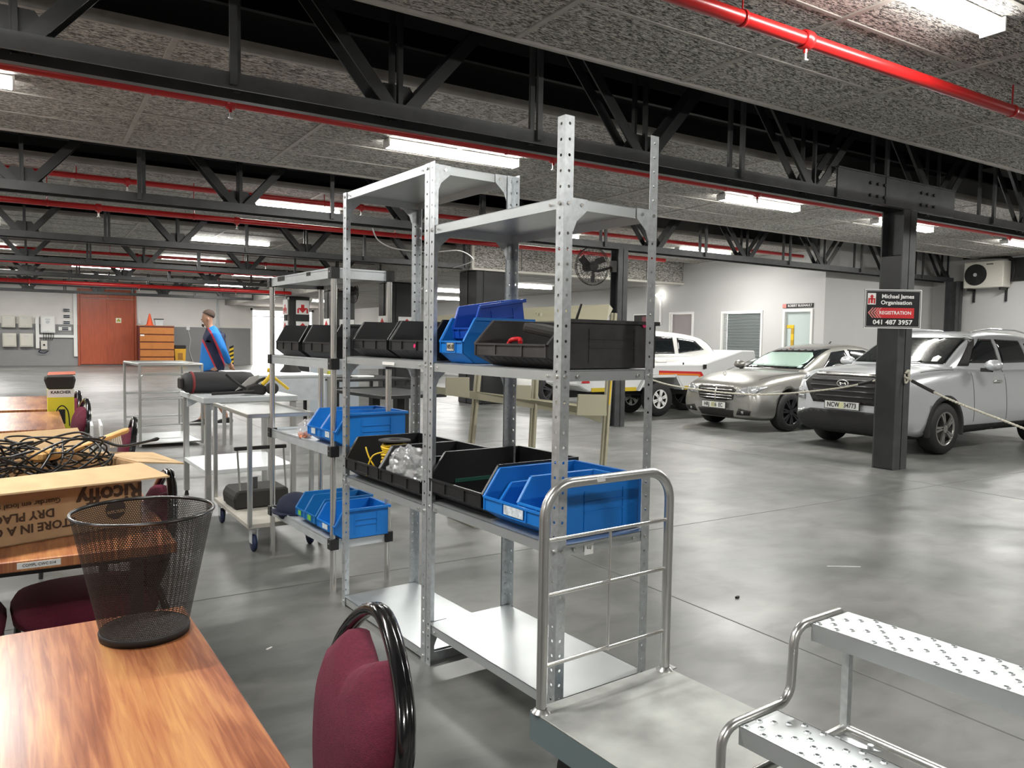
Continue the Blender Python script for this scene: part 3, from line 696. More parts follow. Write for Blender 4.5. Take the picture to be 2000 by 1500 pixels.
for k in range(4): b.prism([(-.28 + k * .03, -.044), (-.23 + k * .03, .012), (-.215 + k * .03, .012), (-.262 + k * .03, -.044), (-.215 + k * .03, -.1), (-.23 + k * .03, -.1)], 'y', -.0045, -.001)
b.build('chevron', mat('pale red', (.75, .3, .3), .5), t)
letters('REGISTRATION', .052, t, whitem, (.025, -.003, -.044), (R(90), 0, 0), sx=1.0, bold=.001)
letters('041 487 3957', .07, t, whitem, (0, -.002, -.148), (R(90), 0, 0), sx=1.13, bold=.0018)
def rope(p, label, tape=None):
    P = smooth_path(p, 14)
    t = thing('barrier_rope', label, 'rope', P[0])
    b = MB(); Q = [q - P[0] for q in P]; b.tube(Q, .011, 7)
    for k in range(2):
        hl = []
        for i in range(len(Q) * 4 - 4):
            f = i / 4; a = int(f); q = Q[a].lerp(Q[a + 1], f - a); an = i * .9 + k * math.pi
            hl.append(q + V((.006 * math.sin(an), .0, .006 * math.cos(an)))+ V((.006*math.cos(an),0,0)))
        b.tube(hl, .007, 5)
    b.build('strand', ropem, t)
    b = MB()
    a0, a1 = tape
    b.tube(Q[int(len(Q) * a0):int(len(Q) * a1)], .019, 8); b.build('black_tape', ink, t)
    return t
rope([(8.26, 4.93, 1.05), (8.2, 4.45, .86), (8.2, 3.9, .68), (8.2, 3.3, .52), (8.2, 2.5, .46), (8.2, 1.5, .55)], 'pale rope sagging right from the sign column', (.06, .17))
MB()
t = thing('rope_knot', 'rope loop knotted around the sign column', 'rope', (8.28, 5.08, 1.04))
b = MB()
for k in range(2): b.tube(smooth_path([(.0 + k * .02, -.145, .05), (.05 + k * .02, -.15, .08), (.05 + k * .01, -.15, -.02), (.0, -.15, -.06), (-.01, -.145, .04)]), .01, 6)
b.build('loop', ropem, t)
rope([(8.17, 5.2, 1.0), (8.2, 5.8, .86), (8.2, 6.9, .72), (8.2, 8.0, .72), (8.2, 8.85, .79), (8.2, 9.7, 1.0)], 'slack rope hanging left of the sign column across the parked cars', (.03, .12))

# ------------------------------------------------------------------ cars
def car_body(st, gh, L):
    b = MB()
    def sec(x, zb, zm, zs, zt, wb, wm, ws, wt):
        h = [(0, zb), (wb * .7, zb), (wb, zb + .01), (wm, zb + (zm - zb) * .35), (wm * 1.0, zm), (ws, zs), (wt, zt - (zt - zs) * .3), (wt * .55, zt - .008), (0, zt)]
        r = [(x, y, z) for y, z in h] + [(x, -y, z) for y, z in h[1:-1]][::-1]
        return r
    rings = [sec(*s) for s in st]; n = len(rings[0]); vs = [p for r in rings for p in r]
    fs = [(k * n + i, k * n + (i + 1) % n, (k + 1) * n + (i + 1) % n, (k + 1) * n + i) for k in range(len(rings) - 1) for i in range(n)]
    fs += [tuple(range(n))[::-1], tuple(range((len(rings) - 1) * n, len(rings) * n))]
    b.add(vs, fs, 0, True)
    def gs(x, z0, z1, w0, w1):
        h = [(0, z0), (w0 * .9, z0), (w0, z0 + .02), ((w0 * .55 + w1 * .45), z0 + (z1 - z0) * .5), (w1, z0 + (z1 - z0) * .88), (w1 * .86, z0 + (z1 - z0) * .985), (w1 * .4, z1 + .008), (0, z1 + .012)]
        return [(x, y, z) for y, z in h] + [(x, -y, z) for y, z in h[1:-1]][::-1]
    rings = [gs(*s) for s in gh]; n = len(rings[0]); vs = [p for r in rings for p in r]
    fs = [(k * n + i, k * n + (i + 1) % n, (k + 1) * n + (i + 1) % n, (k + 1) * n + i) for k in range(len(rings) - 1) for i in range(n)]
    fs += [tuple(range(n))[::-1], tuple(range((len(rings) - 1) * n, len(rings) * n))]
    b.add(vs, fs, 0, True)
    return b
def subd(me, lv):
    o = bpy.data.objects.new('x', me); COL.objects.link(o); md = o.modifiers.new('s', 'SUBSURF'); md.levels = lv; md.render_levels = lv
    dg = bpy.context.evaluated_depsgraph_get(); r = bpy.data.meshes.new_from_object(o.evaluated_get(dg)); bpy.data.objects.remove(o); return r
def cut(me, cutters):
    o = bpy.data.objects.new('x', me); COL.objects.link(o)
    cs = []
    for cm in cutters:
        c = bpy.data.objects.new('c', cm); COL.objects.link(c); cs.append(c)
        md = o.modifiers.new('b', 'BOOLEAN'); md.operation = 'DIFFERENCE'; md.object = c; md.solver = 'EXACT'; md.use_self = True
    dg = bpy.context.evaluated_depsgraph_get(); dg.update(); r = bpy.data.meshes.new_from_object(o.evaluated_get(dg))
    bpy.data.objects.remove(o)
    for c in cs: bpy.data.objects.remove(c)
    return r
class Drape:
    def __init__(s, me):
        s.bvh = BVHTree.FromPolygons([v.co.copy() for v in me.vertices], [tuple(p.vertices) for p in me.polygons])
    def __call__(s, name, poly, view, m, parent, off=.006, th=.006, cuts=5):
        """drape a 2-D outline on the body: view 'F' front (y,z), 'B' back (y,z), 'L'/'R' sides (x,z), 'T' top (x,y)"""
        org = {'F': lambda p: (V((-3, p[0], p[1])), V((1, 0, 0))), 'B': lambda p: (V((9, p[0], p[1])), V((-1, 0, 0))), 'R': lambda p: (V((p[0], -3, p[1])), V((0, 1, 0))),
               'L': lambda p: (V((p[0], 3, p[1])), V((0, -1, 0))), 'T': lambda p: (V((p[0], p[1], 4)), V((0, 0, -1)))}[view]
        bm = bmesh.new(); vs = [bm.verts.new((p[0], p[1], 0)) for p in poly]; bm.faces.new(vs)
        bmesh.ops.triangulate(bm, faces=bm.faces)
        for _ in range(cuts):
            lim = .07
            es = [e for e in bm.edges if e.calc_length() > lim]
            if not es: break
            bmesh.ops.subdivide_edges(bm, edges=es, cuts=1); bmesh.ops.triangulate(bm, faces=bm.faces)
        bm.normal_update()
        for v in bm.verts:
            o, d = org((v.co.x, v.co.y)); h = s.bvh.ray_cast(o, d)
            if h[0] is None: h = s.bvh.find_nearest(o + d * (2.2 if view in 'LR' else 3.2))
            nn = h[1] if h[1].dot(d) < 0 else -h[1]
            v.co = h[0] + nn * off
        bmesh.ops.recalc_face_normals(bm, faces=bm.faces)
        fs = list(bm.faces); c = sum((f.normal for f in fs), V()) 
        if c.dot(org(poly[0])[1]) > 0: bmesh.ops.reverse_faces(bm, faces=fs)
        bmesh.ops.solidify(bm, geom=bm.faces, thickness=th)
        for f in bm.faces: f.smooth = True
        me = bpy.data.meshes.new(name); bm.to_mesh(me); bm.free(); me.materials.append(m)
        o = bpy.data.objects.new(name, me); COL.objects.link(o); o.parent = parent
        return o
def wheel(parent, x, y, r, w, side, rimm, spokes=5, twist=.25, rim=.66):
    wh = bpy.data.objects.new('wheel', MB().lathe([(r * rim, -w / 2), (r * .93, -w / 2), (r, -w * .32), (r, w * .32), (r * .93, w / 2), (r * rim, w / 2)], 32, ax='y').mesh('tyre', tyre)); COL.objects.link(wh); wh.parent = parent; wh.location = (x, y, r)
    b = MB(); yo = side * w * .46
    b.lathe([(r * rim, side * w / 2), (r * (rim - .05), side * w * .46), (r * (rim - .06), side * w * .05), (0, side * w * .05)], 32, ax='y', mi=1)
    b.lathe([(r * (rim + .0), side * w * .50), (r * (rim - .05), side * w * .51), (r * (rim - .06), side * w * .4)], 32, ax='y')
    for k in range(spokes):
        a = 2 * math.pi * k / spokes + .3
        for da in (-.13, .13):
            p0 = V((math.cos(a + da * .5) * r * .1, yo, math.sin(a + da * .5) * r * .1)); p1 = V((math.cos(a + da + twist) * r * (rim - .04), yo, math.sin(a + da + twist) * r * (rim - .04)))
            b.bar(p0, p1, r * .085, r * .07, up=(0, 1, 0))
    b.cyl((0, yo - side * .03, 0), (0, yo + side * .012, 0), r * .15, 14)
    b.build('rim', [rimm, ink], wh)
    return wh
def disc_cut(x, y0, y1, r): return MB().cyl((x, y0, r * .93), (x, y1, r * .93), r, 28).mesh('c', ink)
def mirror_part(parent, x, y, z, s, m, base=ink):
    o = MB().ball((0, 0, 0), (.08, .12, .075), 12).build('mirror', m, parent, (x, y + s * .14, z)); MB().bx(-.02, .03, -.16 * s if s > 0 else .02, -.02 if s > 0 else -.16 * s, -.09, -.04).build('mirror_stalk', base, o)
    return o
def plate(parent, x, y, z, txt, rz=R(-90)):
    t = bpy.data.objects.new('number_plate', MB().bx(-.26, .26, -.008, .008, -.056, .056).mesh('number_plate', ink)); COL.objects.link(t); t.parent = parent; t.location = (x, y, z); t.rotation_euler.z = rz
    MB().bx(-.25, .25, -.011, -.008, -.048, .048).build('plate_face', mat('plate white', (.62, .63, .60), .4), t)
    MB().bx(-.05, .03, -.0125, -.011, -.04, .04).build('plate_mark', mat('plate yellow green', (.60, .60, .36), .5), t)
    letters(txt, .09, t, ink, (0, -.013, 0), (R(90), 0, 0), sx=.82, bold=.0014)
    return t

def suv():
    silver = mat('silver car paint', (.60, .62, .64), .28, .45, coat=1)
    t = thing('silver_car', 'silver sports utility car with a wide black grille behind the sign column', 'car', (9.13, 6.27, 0), R(0))
    #      x    zb   zm   zs   zt   wb   wm   ws   wt
    st = [(.00, .36, .58, .80, .86, .45, .66, .62, .50), (.05, .26, .58, .93, .99, .60, .77, .72, .58), (.18, .22, .62, .99, 1.06, .74, .85, .81, .64), (.45, .20, .64, 1.03, 1.10, .80, .885, .84, .70),
          (.90, .20, .64, 1.06, 1.145, .82, .90, .85, .72), (1.30, .22, .64, 1.07, 1.16, .82, .885, .84, .74), (2.2, .24, .64, 1.06, 1.12, .82, .875, .83, .74), (3.2, .24, .64, 1.07, 1.12, .82, .885, .84, .74),
          (3.75, .24, .64, 1.08, 1.12, .80, .89, .84, .74), (4.15, .30, .64, 1.05, 1.09, .74, .85, .80, .70), (4.28, .42, .62, .97, 1.0, .60, .74, .72, .6), (4.3, .45, .62, .92, .95, .5, .66, .66, .55)]
    gh = [(1.02, 1.0, 1.08, .72, .70), (1.25, 1.04, 1.22, .76, .70), (1.62, 1.04, 1.44, .78, .665), (1.92, 1.04, 1.575, .79, .65), (2.4, 1.04, 1.625, .80, .64), (3.0, 1.04, 1.62, .80, .63), (3.6, 1.04, 1.59, .79, .61), (3.95, 1.04, 1.52, .77, .59), (4.12, 1.0, 1.32, .75, .60), (4.22, .98, 1.04, .7, .62)]
    me = subd(car_body(st, gh, 4.3).mesh('body', silver), 2); D = Drape(me)
    body = cut(me, [disc_cut(.86, -1.2, -.55, .385), disc_cut(.86, .55, 1.2, .385), disc_cut(3.47, -1.2, -.55, .385), disc_cut(3.47, .55, 1.2, .385)])
    for p in body.polygons: p.use_smooth = True
    o = bpy.data.objects.new('body', body); COL.objects.link(o); o.parent = t
    for s in (-1, 1):
        for x in (.86, 3.47):
            b = MB(); n = 20; ri, ro = .365, .425
            pts = [(x + math.cos(math.pi * (i / n) * 1.16 - .25), math.sin(math.pi * (i / n) * 1.16 - .25)) for i in range(n + 1)]
            vs = []
            for (c, sn) in [(p[0] - x, p[1]) for p in pts]:
                for rr, yy in ((ri, .55), (ri, .895), (ro, .895), (ro, .84)): vs.append((x + c * rr, s * yy, .345 + sn * rr))
            b.add(vs, [(i * 4 + j, i * 4 + j + 1, (i + 1) * 4 + j + 1, (i + 1) * 4 + j) for i in range(n) for j in range(3)], 0, True)
            b.build('arch_trim', rubber, t)
            wheel(t, x, s * .78, .335, .215, s, alloy, 5, .35)
    D('windscreen', [(-.66, 1.16), (.66, 1.16), (.58, 1.52), (-.58, 1.52)], 'F', glassd, t)
    D('grille', [(-.62, .88), (-.52, 1.0), (-.3, 1.02), (.3, 1.02), (.52, 1.0), (.62, .88), (.47, .62), (-.47, .62)], 'F', ink, t, .008)
    for k, z in enumerate((.985, .915, .845, .775, .705)):
        w = .48 if k == 0 else .54 - abs(z - .88) * .7
        D('grille_bar', [(-w, z), (w, z), (w, z + (.018 if k else .032)), (-w, z + (.018 if k else .032))], 'F', chrome if k == 0 else alloyd, t, .022, .012, 2)
    D('lower_bumper', [(-.74, .22), (.74, .22), (.78, .44), (.5, .53), (-.5, .53), (-.78, .44)], 'F', rubber, t, .018)
    for s in (-1, 1):
        D('daytime_lamp', [(s * .58, .96), (s * .74, .985), (s * .77, .945), (s * .64, .91)], 'F', lamp, t, .012)
        D('headlamp', [(s * .60, .64), (s * .74, .66), (s * .755, .80), (s * .68, .815), (s * .605, .76)], 'F', lamp, t, .012)
        D('headlamp_lens', [(s * .62, .67), (s * .72, .68), (s * .725, .71), (s * .62, .70)], 'F', lamp, t, .02)
        D('headlamp_lens', [(s * .62, .73), (s * .73, .745), (s * .73, .785), (s * .64, .76)], 'F', lamp, t, .02)
        D('fog_lamp', [(s * .58, .44), (s * .74, .43), (s * .72, .50), (s * .60, .52)], 'F', lamp, t, .016)
        v = 'R' if s < 0 else 'L'
        D('side_window', [(1.62, 1.18), (2.38, 1.18), (2.36, 1.51), (2.05, 1.51), (1.80, 1.37)], v, glassd, t)
        D('side_window', [(2.46, 1.18), (3.22, 1.19), (3.18, 1.50), (2.45, 1.51)], v, glassd, t)
        D('side_window', [(3.30, 1.16), (3.70, 1.2), (3.6, 1.42), (3.28, 1.46)], v, glassd, t)
        D('window_trim', [(1.35, 1.14), (1.6, 1.14), (2.0, 1.55), (1.93, 1.56)], v, ink, t, .004)
        D('sill_trim', [(1.3, .24), (3.05, .24), (3.05, .36), (1.3, .36)], v, rubber, t)
        D('door_seam', [(1.55, .4), (1.562, .4), (1.572, 1.1), (1.56, 1.1)], v, ink, t, .001, .002)
        D('door_seam', [(2.42, .38), (2.432, .38), (2.432, 1.1), (2.42, 1.1)], v, ink, t, .001, .002)
        D('door_handle', [(2.10, .91), (2.30, .915), (2.30, .945), (2.10, .94)], v, chrome, t, .02, .02)
        D('door_handle', [(3.0, .92), (3.2, .925), (3.2, .955), (3.0, .95)], v, chrome, t, .02, .02)
        mirror_part(t, 1.62, s * .93, 1.16, s, silver)
        MB().tube([(2.0, s * .56, 1.605), (2.5, s * .56, 1.655), (3.2, s * .56, 1.65), (3.7, s * .55, 1.60)], .014, 6).build('roof_rail', silver, t)
    D('bonnet_seam', [(.5, -.74), (1.2, -.78), (1.2, -.765), (.5, -.725)], 'T', ink, t, .001, .003)
    MB().lathe([(.075, -.006), (.09, -.006), (.09, .006), (.075, .006)], 28, ax='x').tube([(0, -.045, -.03), (0, -.03, .035)], .009, 5).tube([(0, .03, -.035), (0, .045, .03)], .009, 5).tube([(0, -.035, -.005), (0, .035, .005)], .008, 5).build('emblem', chrome, t, (-.035, 0, .89)).scale = (1, 1, .55)
    plate(t, -.035, .0, .60, 'NCW   34773')
    D('licence_disc', [(-.55, 1.19), (-.47, 1.19), (-.45, 1.24), (-.49, 1.27), (-.55, 1.25)], 'F', whitem, t, .01)
    return t
suv()
def saloon():
    pt = mat('champagne grey car paint', (.30, .295, .27), .3, .6, coat=.8)
    t = thing('grey_saloon', 'dusty champagne grey saloon car with a chrome slatted grille, plate HRJ 116 EC', 'car', (9.50, 8.86, 0), R(0))
    st = [(.00, .30, .48, .58, .62, .45, .62, .58, .45), (.05, .20, .46, .68, .74, .60, .76, .70, .55), (.20, .17, .48, .76, .82, .74, .83, .76, .60), (.50, .16, .50, .83, .90, .78, .87, .80, .64),
          (.90, .17, .52, .87, .955, .80, .885, .81, .68), (1.35, .18, .52, .90, .985, .80, .87, .81, .70), (2.4, .18, .52, .92, .96, .80, .87, .82, .72), (3.5, .18, .52, .94, .98, .80, .88, .82, .72),
          (4.0, .19, .52, .94, 1.02, .78, .87, .80, .68), (4.45, .24, .52, .92, .99, .70, .80, .74, .6), (4.56, .35, .52, .85, .90, .55, .68, .62, .5)]
    gh = [(1.22, .88, .93, .68, .66), (1.5, .90, 1.06, .72, .64), (1.9, .9, 1.27, .74, .59), (2.2, .9, 1.375, .76, .56), (2.7, .9, 1.425, .77, .55), (3.2, .9, 1.40, .76, .54), (3.6, .9, 1.29, .74, .54), (3.95, .9, 1.10, .70, .58), (4.15, .9, .95, .64, .58)]
    me = subd(car_body(st, gh, 4.56).mesh('body', pt), 2); D = Drape(me)
    body = cut(me, [disc_cut(.80, -1.2, -.55, .36), disc_cut(.80, .55, 1.2, .36), disc_cut(3.56, -1.2, -.55, .36), disc_cut(3.56, .55, 1.2, .36)])
    for p in body.polygons: p.use_smooth = True
    o = bpy.data.objects.new('body', body); COL.objects.link(o); o.parent = t
    for s in (-1, 1):
        for x in (.80, 3.56): wheel(t, x, s * .76, .315, .21, s, alloyd, 7, 0, .7)
        v = 'R' if s < 0 else 'L'
        D('headlamp', [(s * .40, .56), (s * .56, .565), (s * .74, .62), (s * .77, .72), (s * .60, .715), (s * .46, .67)], 'F', lamp, t, .008)
        D('side_window', [(1.75, .985), (2.55, .99), (2.52, 1.31), (2.15, 1.27)], v, glassd, t)
        D('side_window', [(2.63, .99), (3.45, 1.0), (3.35, 1.22), (3.1, 1.31), (2.62, 1.32)], v, glassd, t)
        D('fog_lamp', [(s * .42, .26), (s * .66, .27), (s * .70, .34), (s * .48, .37)], 'F', ink, t, .008)
        D('fog_bulb', [(s * .53, .29), (s * .57, .29), (s * .57, .33), (s * .53, .33)], 'F', lamp, t, .016)
        mirror_part(t, 1.72, s * .90, 1.02, s, pt)
        D('door_seam', [(1.6, .3), (1.61, .3), (1.64, .9), (1.63, .9)], v, ink, t, .001, .002)
        D('bonnet_seam', [(.32, s * .60), (1.3, s * .72), (1.3, s * .735), (.32, s * .615)], 'T', ink, t, .001, .003)
    D('windscreen', [(-.62, .985), (.62, .985), (.52, 1.33), (-.52, 1.33)], 'F', glassd, t)
    sunsh = mat('silver green sunshade', (.30, .42, .36), .45, .2)
    D('sunshade', [(-.48, 1.02), (.50, 1.02), (.54, 1.08), (.52, 1.18), (.44, 1.25), (-.40, 1.26), (-.50, 1.2), (-.54, 1.1)], 'F', sunsh, t, .009, .004)
    D('licence_disc', [(-.56, 1.0), (-.50, 1.0), (-.49, 1.04), (-.55, 1.04)], 'F', mat('pale green', (.45, .62, .55), .4), t, .014)
    D('grille', [(-.36, .50), (-.40, .66), (-.33, .69), (.33, .69), (.40, .66), (.36, .50), (.2, .475), (-.2, .475)], 'F', ink, t, .008)
    for z in (.505, .55, .595, .64): D('grille_bar', [(-.34, z), (.34, z), (.345, z + .014), (-.345, z + .014)], 'F', chrome, t, .02, .01, 2)
    D('grille_bar', [(-.012, .48), (.012, .48), (.012, .69), (-.012, .69)], 'F', chrome, t, .024, .01, 2)
    D('grille_rim', [(-.41, .67), (-.33, .70), (.33, .70), (.41, .67), (.41, .685), (.33, .715), (-.33, .715), (-.41, .685)], 'F', chrome, t, .012, .01, 2)
    D('lower_grille', [(-.34, .22), (.34, .22), (.38, .33), (-.38, .33)], 'F', ink, t, .008)
    MB().lathe([(.028, -.003), (.035, -.003), (.035, .003), (.028, .003)], 20, ax='x').cyl((0, 0, -.05), (0, 0, .0), .005, 6).build('emblem', chrome, t, (.20, 0, .90))
    plate(t, -.04, .0, .40, 'HRJ  116  EC')
    MB().cyl((2.9, 0, 1.42), (2.95, 0, 1.46), .012, 6).build('aerial', ink, t)
    return t
saloon()
def hatch(pt, label, loc, rz, partial=False):
    t = thing('white_car', label, 'car', loc, rz)
    st = [(.00, .36, .58, .70, .76, .45, .66, .60, .48), (.06, .26, .58, .80, .88, .62, .78, .70, .56), (.20, .22, .6, .88, .95, .74, .84, .77, .62), (.50, .20, .6, .93, 1.0, .78, .88, .81, .68),
          (1.1, .20, .6, .96, 1.05, .80, .89, .82, .72), (2.2, .22, .6, .98, 1.04, .80, .89, .83, .74), (3.4, .22, .6, 1.02, 1.08, .80, .89, .83, .74), (4.0, .24, .6, 1.02, 1.1, .78, .88, .81, .72),
          (4.32, .3, .6, .98, 1.04, .70, .83, .77, .66), (4.44, .42, .6, .88, .92, .58, .72, .68, .56)]
    gh = [(1.15, .95, 1.0, .70, .68), (1.45, .98, 1.2, .74, .68), (1.85, .98, 1.46, .76, .63), (2.2, .98, 1.56, .77, .60), (2.8, .98, 1.585, .77, .59), (3.5, .98, 1.53, .76, .57), (3.95, .98, 1.44, .74, .56), (4.12, .98, 1.30, .72, .58), (4.3, .98, 1.04, .68, .6)]
    me = subd(car_body(st, gh, 4.45).mesh('body', pt), 2); D = Drape(me)
    body = cut(me, [disc_cut(.85, -1.2, -.55, .375), disc_cut(.85, .55, 1.2, .375), disc_cut(3.6, -1.2, -.55, .375), disc_cut(3.6, .55, 1.2, .375)])
    for p in body.polygons: p.use_smooth = True
    o = bpy.data.objects.new('body', body); COL.objects.link(o); o.parent = t
    D('windscreen', [(-.62, 1.1), (.62, 1.1), (.52, 1.46), (-.52, 1.46)], 'F', glassd, t)
    D('rear_window', [(-.55, 1.12), (.55, 1.12), (.46, 1.40), (-.46, 1.40)], 'B', glassd, t)
    D('lower_grille', [(-.6, .28), (.6, .28), (.5, .46), (-.5, .46)], 'F', ink, t, .01)
    D('grille', [(-.34, .58), (.34, .58), (.36, .74), (-.36, .74)], 'F', ink, t, .01)
    for s in (-1, 1):
        for x in (.85, 3.6): wheel(t, x, s * .77, .33, .21, s, alloy if partial else alloyd, 5, 0, .66)
        v = 'R' if s < 0 else 'L'
        D('side_window', [(1.75, 1.08), (2.55, 1.09), (2.53, 1.47), (2.15, 1.44)], v, glassd, t)
        D('side_window', [(2.62, 1.09), (3.38, 1.11), (3.33, 1.44), (2.60, 1.47)], v, glassd, t)
        D('side_window', [(3.46, 1.12), (3.98, 1.2), (3.80, 1.37), (3.42, 1.43)], v, glassd, t)
        D('tail_lamp', [(3.92, 1.0), (4.24, .96), (4.25, 1.07), (4.0, 1.11)], v, redm, t, .012)
        D('headlamp', [(s * .42, .66), (s * .74, .68), (s * .74, .82), (s * .5, .78)], 'F', lamp, t, .012)
        D('fog_lamp', [(s * .62, .36), (s * .76, .38), (s * .72, .46)], 'F', ink, t, .012)
        D('door_handle', [(3.0, .93), (3.2, .935), (3.2, .965), (3.0, .96)], v, pt, t, .02, .02)
        mirror_part(t, 1.75, s * .92, 1.08, s, pt)
    return t
whitep = mat('white car paint', (.70, .70, .67), .25, 0, coat=1)
hatch(whitep, 'white sports utility car parked behind the striped trailer', (9.22, 14.48, 0), R(-38.5)).scale = (1, 1, 1.05)
# trailer
t = thing('box_trailer', 'white camping trailer with red and yellow stripes left of the grey saloon', 'trailer', (8.1, 10.75, 0), R(0))
pw = mat('trailer white', (.68, .69, .69), .35)
b = MB(); b.prism([(0, .62), (.0, .98), (3.1, .98), (3.3, .86), (3.1, .5), (2.55, .5), (2.35, .78), (1.55, .78), (1.35, .5), (.25, .5)], 'y', 0, 1.0); b.build('tub', pw, t, bevel=.02)
b = MB(); b.prism([(2.85, .975), (3.25, .74), (3.45, .76), (4.62, 1.10), (4.58, 1.26), (4.2, 1.26), (3.15, .995)], 'y', .04, .9)
b.build('sloping_lid', pw, t, bevel=.02)
MB().prism([(1.9, .83), (2.95, .80), (3.12, .62), (3.16, .65), (3.0, .84), (1.9, .87)], 'y', -.012, 0).build('red_stripe', redm, t)
MB().prism([(1.9, .79), (2.93, .765), (3.08, .60), (3.12, .62), (2.95, .80), (1.9, .83)], 'y', -.01, 0).build('orange_stripe', mat('orange', (.75, .2, .02), .5), t)
for q in (.3, 2.56): MB().bx(q, 1.34 if q < 1 else 3.1, -.012, 0, .5, .57).build('yellow_stripe', mat('gold stripe', (.55, .40, .02), .5), t)
MB().prism([(.08, .66), (.26, .66), (.17, .84)], 'y', -.015, 0).build('reflector', redm, t)
for y in (.1, .9): wheel(t, 1.95, y, .33, .19, -1 if y < 1 else 1, whitem, 6, 0, .55)
MB().bx(.1, 3.2, .4, .48, .38, .5).bx(.1, 3.2, .7, .78, .38, .5).cyl((1.95, .15, .33), (1.95, .85, .33), .03, 8).cyl((3.2, .5, .42), (3.6, .5, .42), .04, 8).build('chassis', blackst, t)
MB().prism([(1.42, .5), (1.62, .78), (1.58, .80), (1.38, .5)], 'y', -.03, .2).prism([(2.28, .80), (2.48, .5), (2.52, .5), (2.32, .8)], 'y', -.03, .2).bx(1.6, 2.3, -.03, .2, .74, .79).build('mudguard', pw, t)
MB().bx(2.5, 2.52, -.02, 0, .98, 1.02).bx(3.05, 3.12, -.03, 0, .9, .98).build('latch', ink, t)

# ================================================================== RACKS
TH = math.atan(.068); RO = V((1.41, 2.91, 0))
EX = V((math.cos(TH), math.sin(TH), 0)); EY = V((-math.sin(TH), math.cos(TH), 0))
def RL(a, b, z=0): return RO + EX * a + EY * b + V((0, 0, z))
def holed(b, org, u, v, w, h, pitch=.05, r=.0055, z0=.02, th=.0016, cols=1):
    """thin plate w x h with a line of punched holes"""
    org = V(org); u = V(u); v = V(v); nrm = u.cross(v).normalized() * th
    n = int(h / pitch)
    for lay in (0, 1):
        o = org + nrm * lay; vs = []; fs = []
        for k in range(n):
            ya = k * h / n; yb = (k + 1) * h / n; base = len(vs); yc = (ya + yb) / 2
            vs += [o + v * ya, o + u * w + v * ya, o + u * w + v * yb, o + v * yb]
            vs += [o + u * (w * .5 + r * math.cos(i * math.pi / 4 + math.pi / 8)) + v * (yc + r * math.sin(i * math.pi / 4 + math.pi / 8)) for i in range(8)]
            c = [base, base + 1, base + 2, base + 3]; q = [base + 4 + i for i in range(8)]
            # q0 22deg,q1 67,q2 112,q3 157,q4 202,q5 247,q6 292,q7 337 ; corners 0 BL,1 BR,2 TR,3 TL
            fs += [(c[1], c[2], q[0], q[7]), (c[2], q[1], q[0]), (c[2], c[3], q[2], q[1]), (c[3], q[3], q[2]), (c[3], c[0], q[4], q[3]), (c[0], q[5], q[4]), (c[0], c[1], q[6], q[5]), (c[1], q[7], q[6])]
        b.add(vs, fs)
    for p, d in ((org, u * 0), (org + u * w, u * 0)): b.add([p, p + v * h, p + v * h + nrm, p + nrm], [(0, 1, 2, 3)])
    b.add([org + v * h, org + v * h + u * w, org + v * h + u * w + nrm, org + v * h + nrm], [(0, 1, 2, 3)])
def post(parent, x, y, sx, sy, h, w=.038):
    b = MB()
    holed(b, (x, y, 0), (0, sy, 0), (0, 0, 1), w, h); holed(b, (x, y, 0), (sx, 0, 0), (0, 0, 1), w, h)
    return b.build('post', galv, parent)
def rack(label, b0, b1, shelves, depth=.43, h=2.11, group='open galvanised racks'):
    t = thing('galvanised_rack', label, 'rack', RO + EY * b0, TH, group); L = b1 - b0
    for x, sx in ((0, 1), (depth, -1)):
        post(t, x, 0, sx, 1, h); post(t, x, L, sx, -1, h)
    for z in shelves:
        b = MB().bx(.003, depth - .003, .003, L - .003, z - .003, z)
        b.bx(.003, .005, .003, L - .003, z - .036, z).bx(depth - .005, depth - .003, .003, L - .003, z - .036, z).bx(.003, depth - .003, .003, .005, z - .036, z).bx(.003, depth - .003, L - .005, L - .003, z - .036, z)
        b.bx(.005, .018, .005, L - .005, z - .036, z - .034)
        s = b.build('shelf', galvflat, t)
        bo = MB()
        for x in (0, depth):
            for y in (.019, L - .019):
                e = -1 if x == 0 else 1
                bo.cyl((x, y, z - .02), (x + e * .006, y, z - .02), .0065, 8)
                for dy in (.05,): bo.cyl((x, y + (dy if y < L / 2 else -dy), z - .02), (x + e * .004, y + (dy if y < L / 2 else -dy), z - .02), .005, 6)
        for y in (0, L):
            for x in (.019, .075, depth - .075, depth - .019):
                e = -1 if y == 0 else 1
                bo.cyl((x, y, z - .02), (x, y + e * .006, z - .02), .0065, 8)
        bo.build('bolt', chrome, s)['kind'] = 'stuff'
    for z in (shelves[0], shelves[1] if shelves[-1] < .1 else shelves[-1]):
        for y in (-.002, L):
            MB().prism([(.0, z - .11), (.04, z - .11), (.055, z - .075), (.10, z - .036), (.10, z), (0, z)], 'y', y, y + .002).build('gusset', galv, t)
            MB().prism([(depth, z - .11), (depth - .04, z - .11), (depth - .055, z - .075), (depth - .10, z - .036), (depth - .10, z), (depth, z)], 'y', y, y + .002).build('gusset', galv, t)
    return t
r1 = rack('galvanised rack on the left with a solid shelf at its very top', .004, .872, (2.11, 1.29, .675, .045))
r2 = rack('galvanised rack on the right whose posts rise above its upper shelf', -.868, -.004, (1.85, 1.285, .70, .175))
for y in (0, .864 - .002):
    b = MB(); b.prism([(0, 0), (.43, 0), (.43, .10), (.40, .10), (.39, .04), (.04, .04), (.035, .17), (0, .17)], 'y', y, y + .002)
    b.build('foot_plate', galv, r2)
t = MB().bx(-.0015, -.0004, .30, .42, 1.262, 1.276).build('label_strip', whitem, r1)
s_ = MB().bx(.12, .16, -.0015, -.0004, .655, .69).build('sticker', whitem, r2)
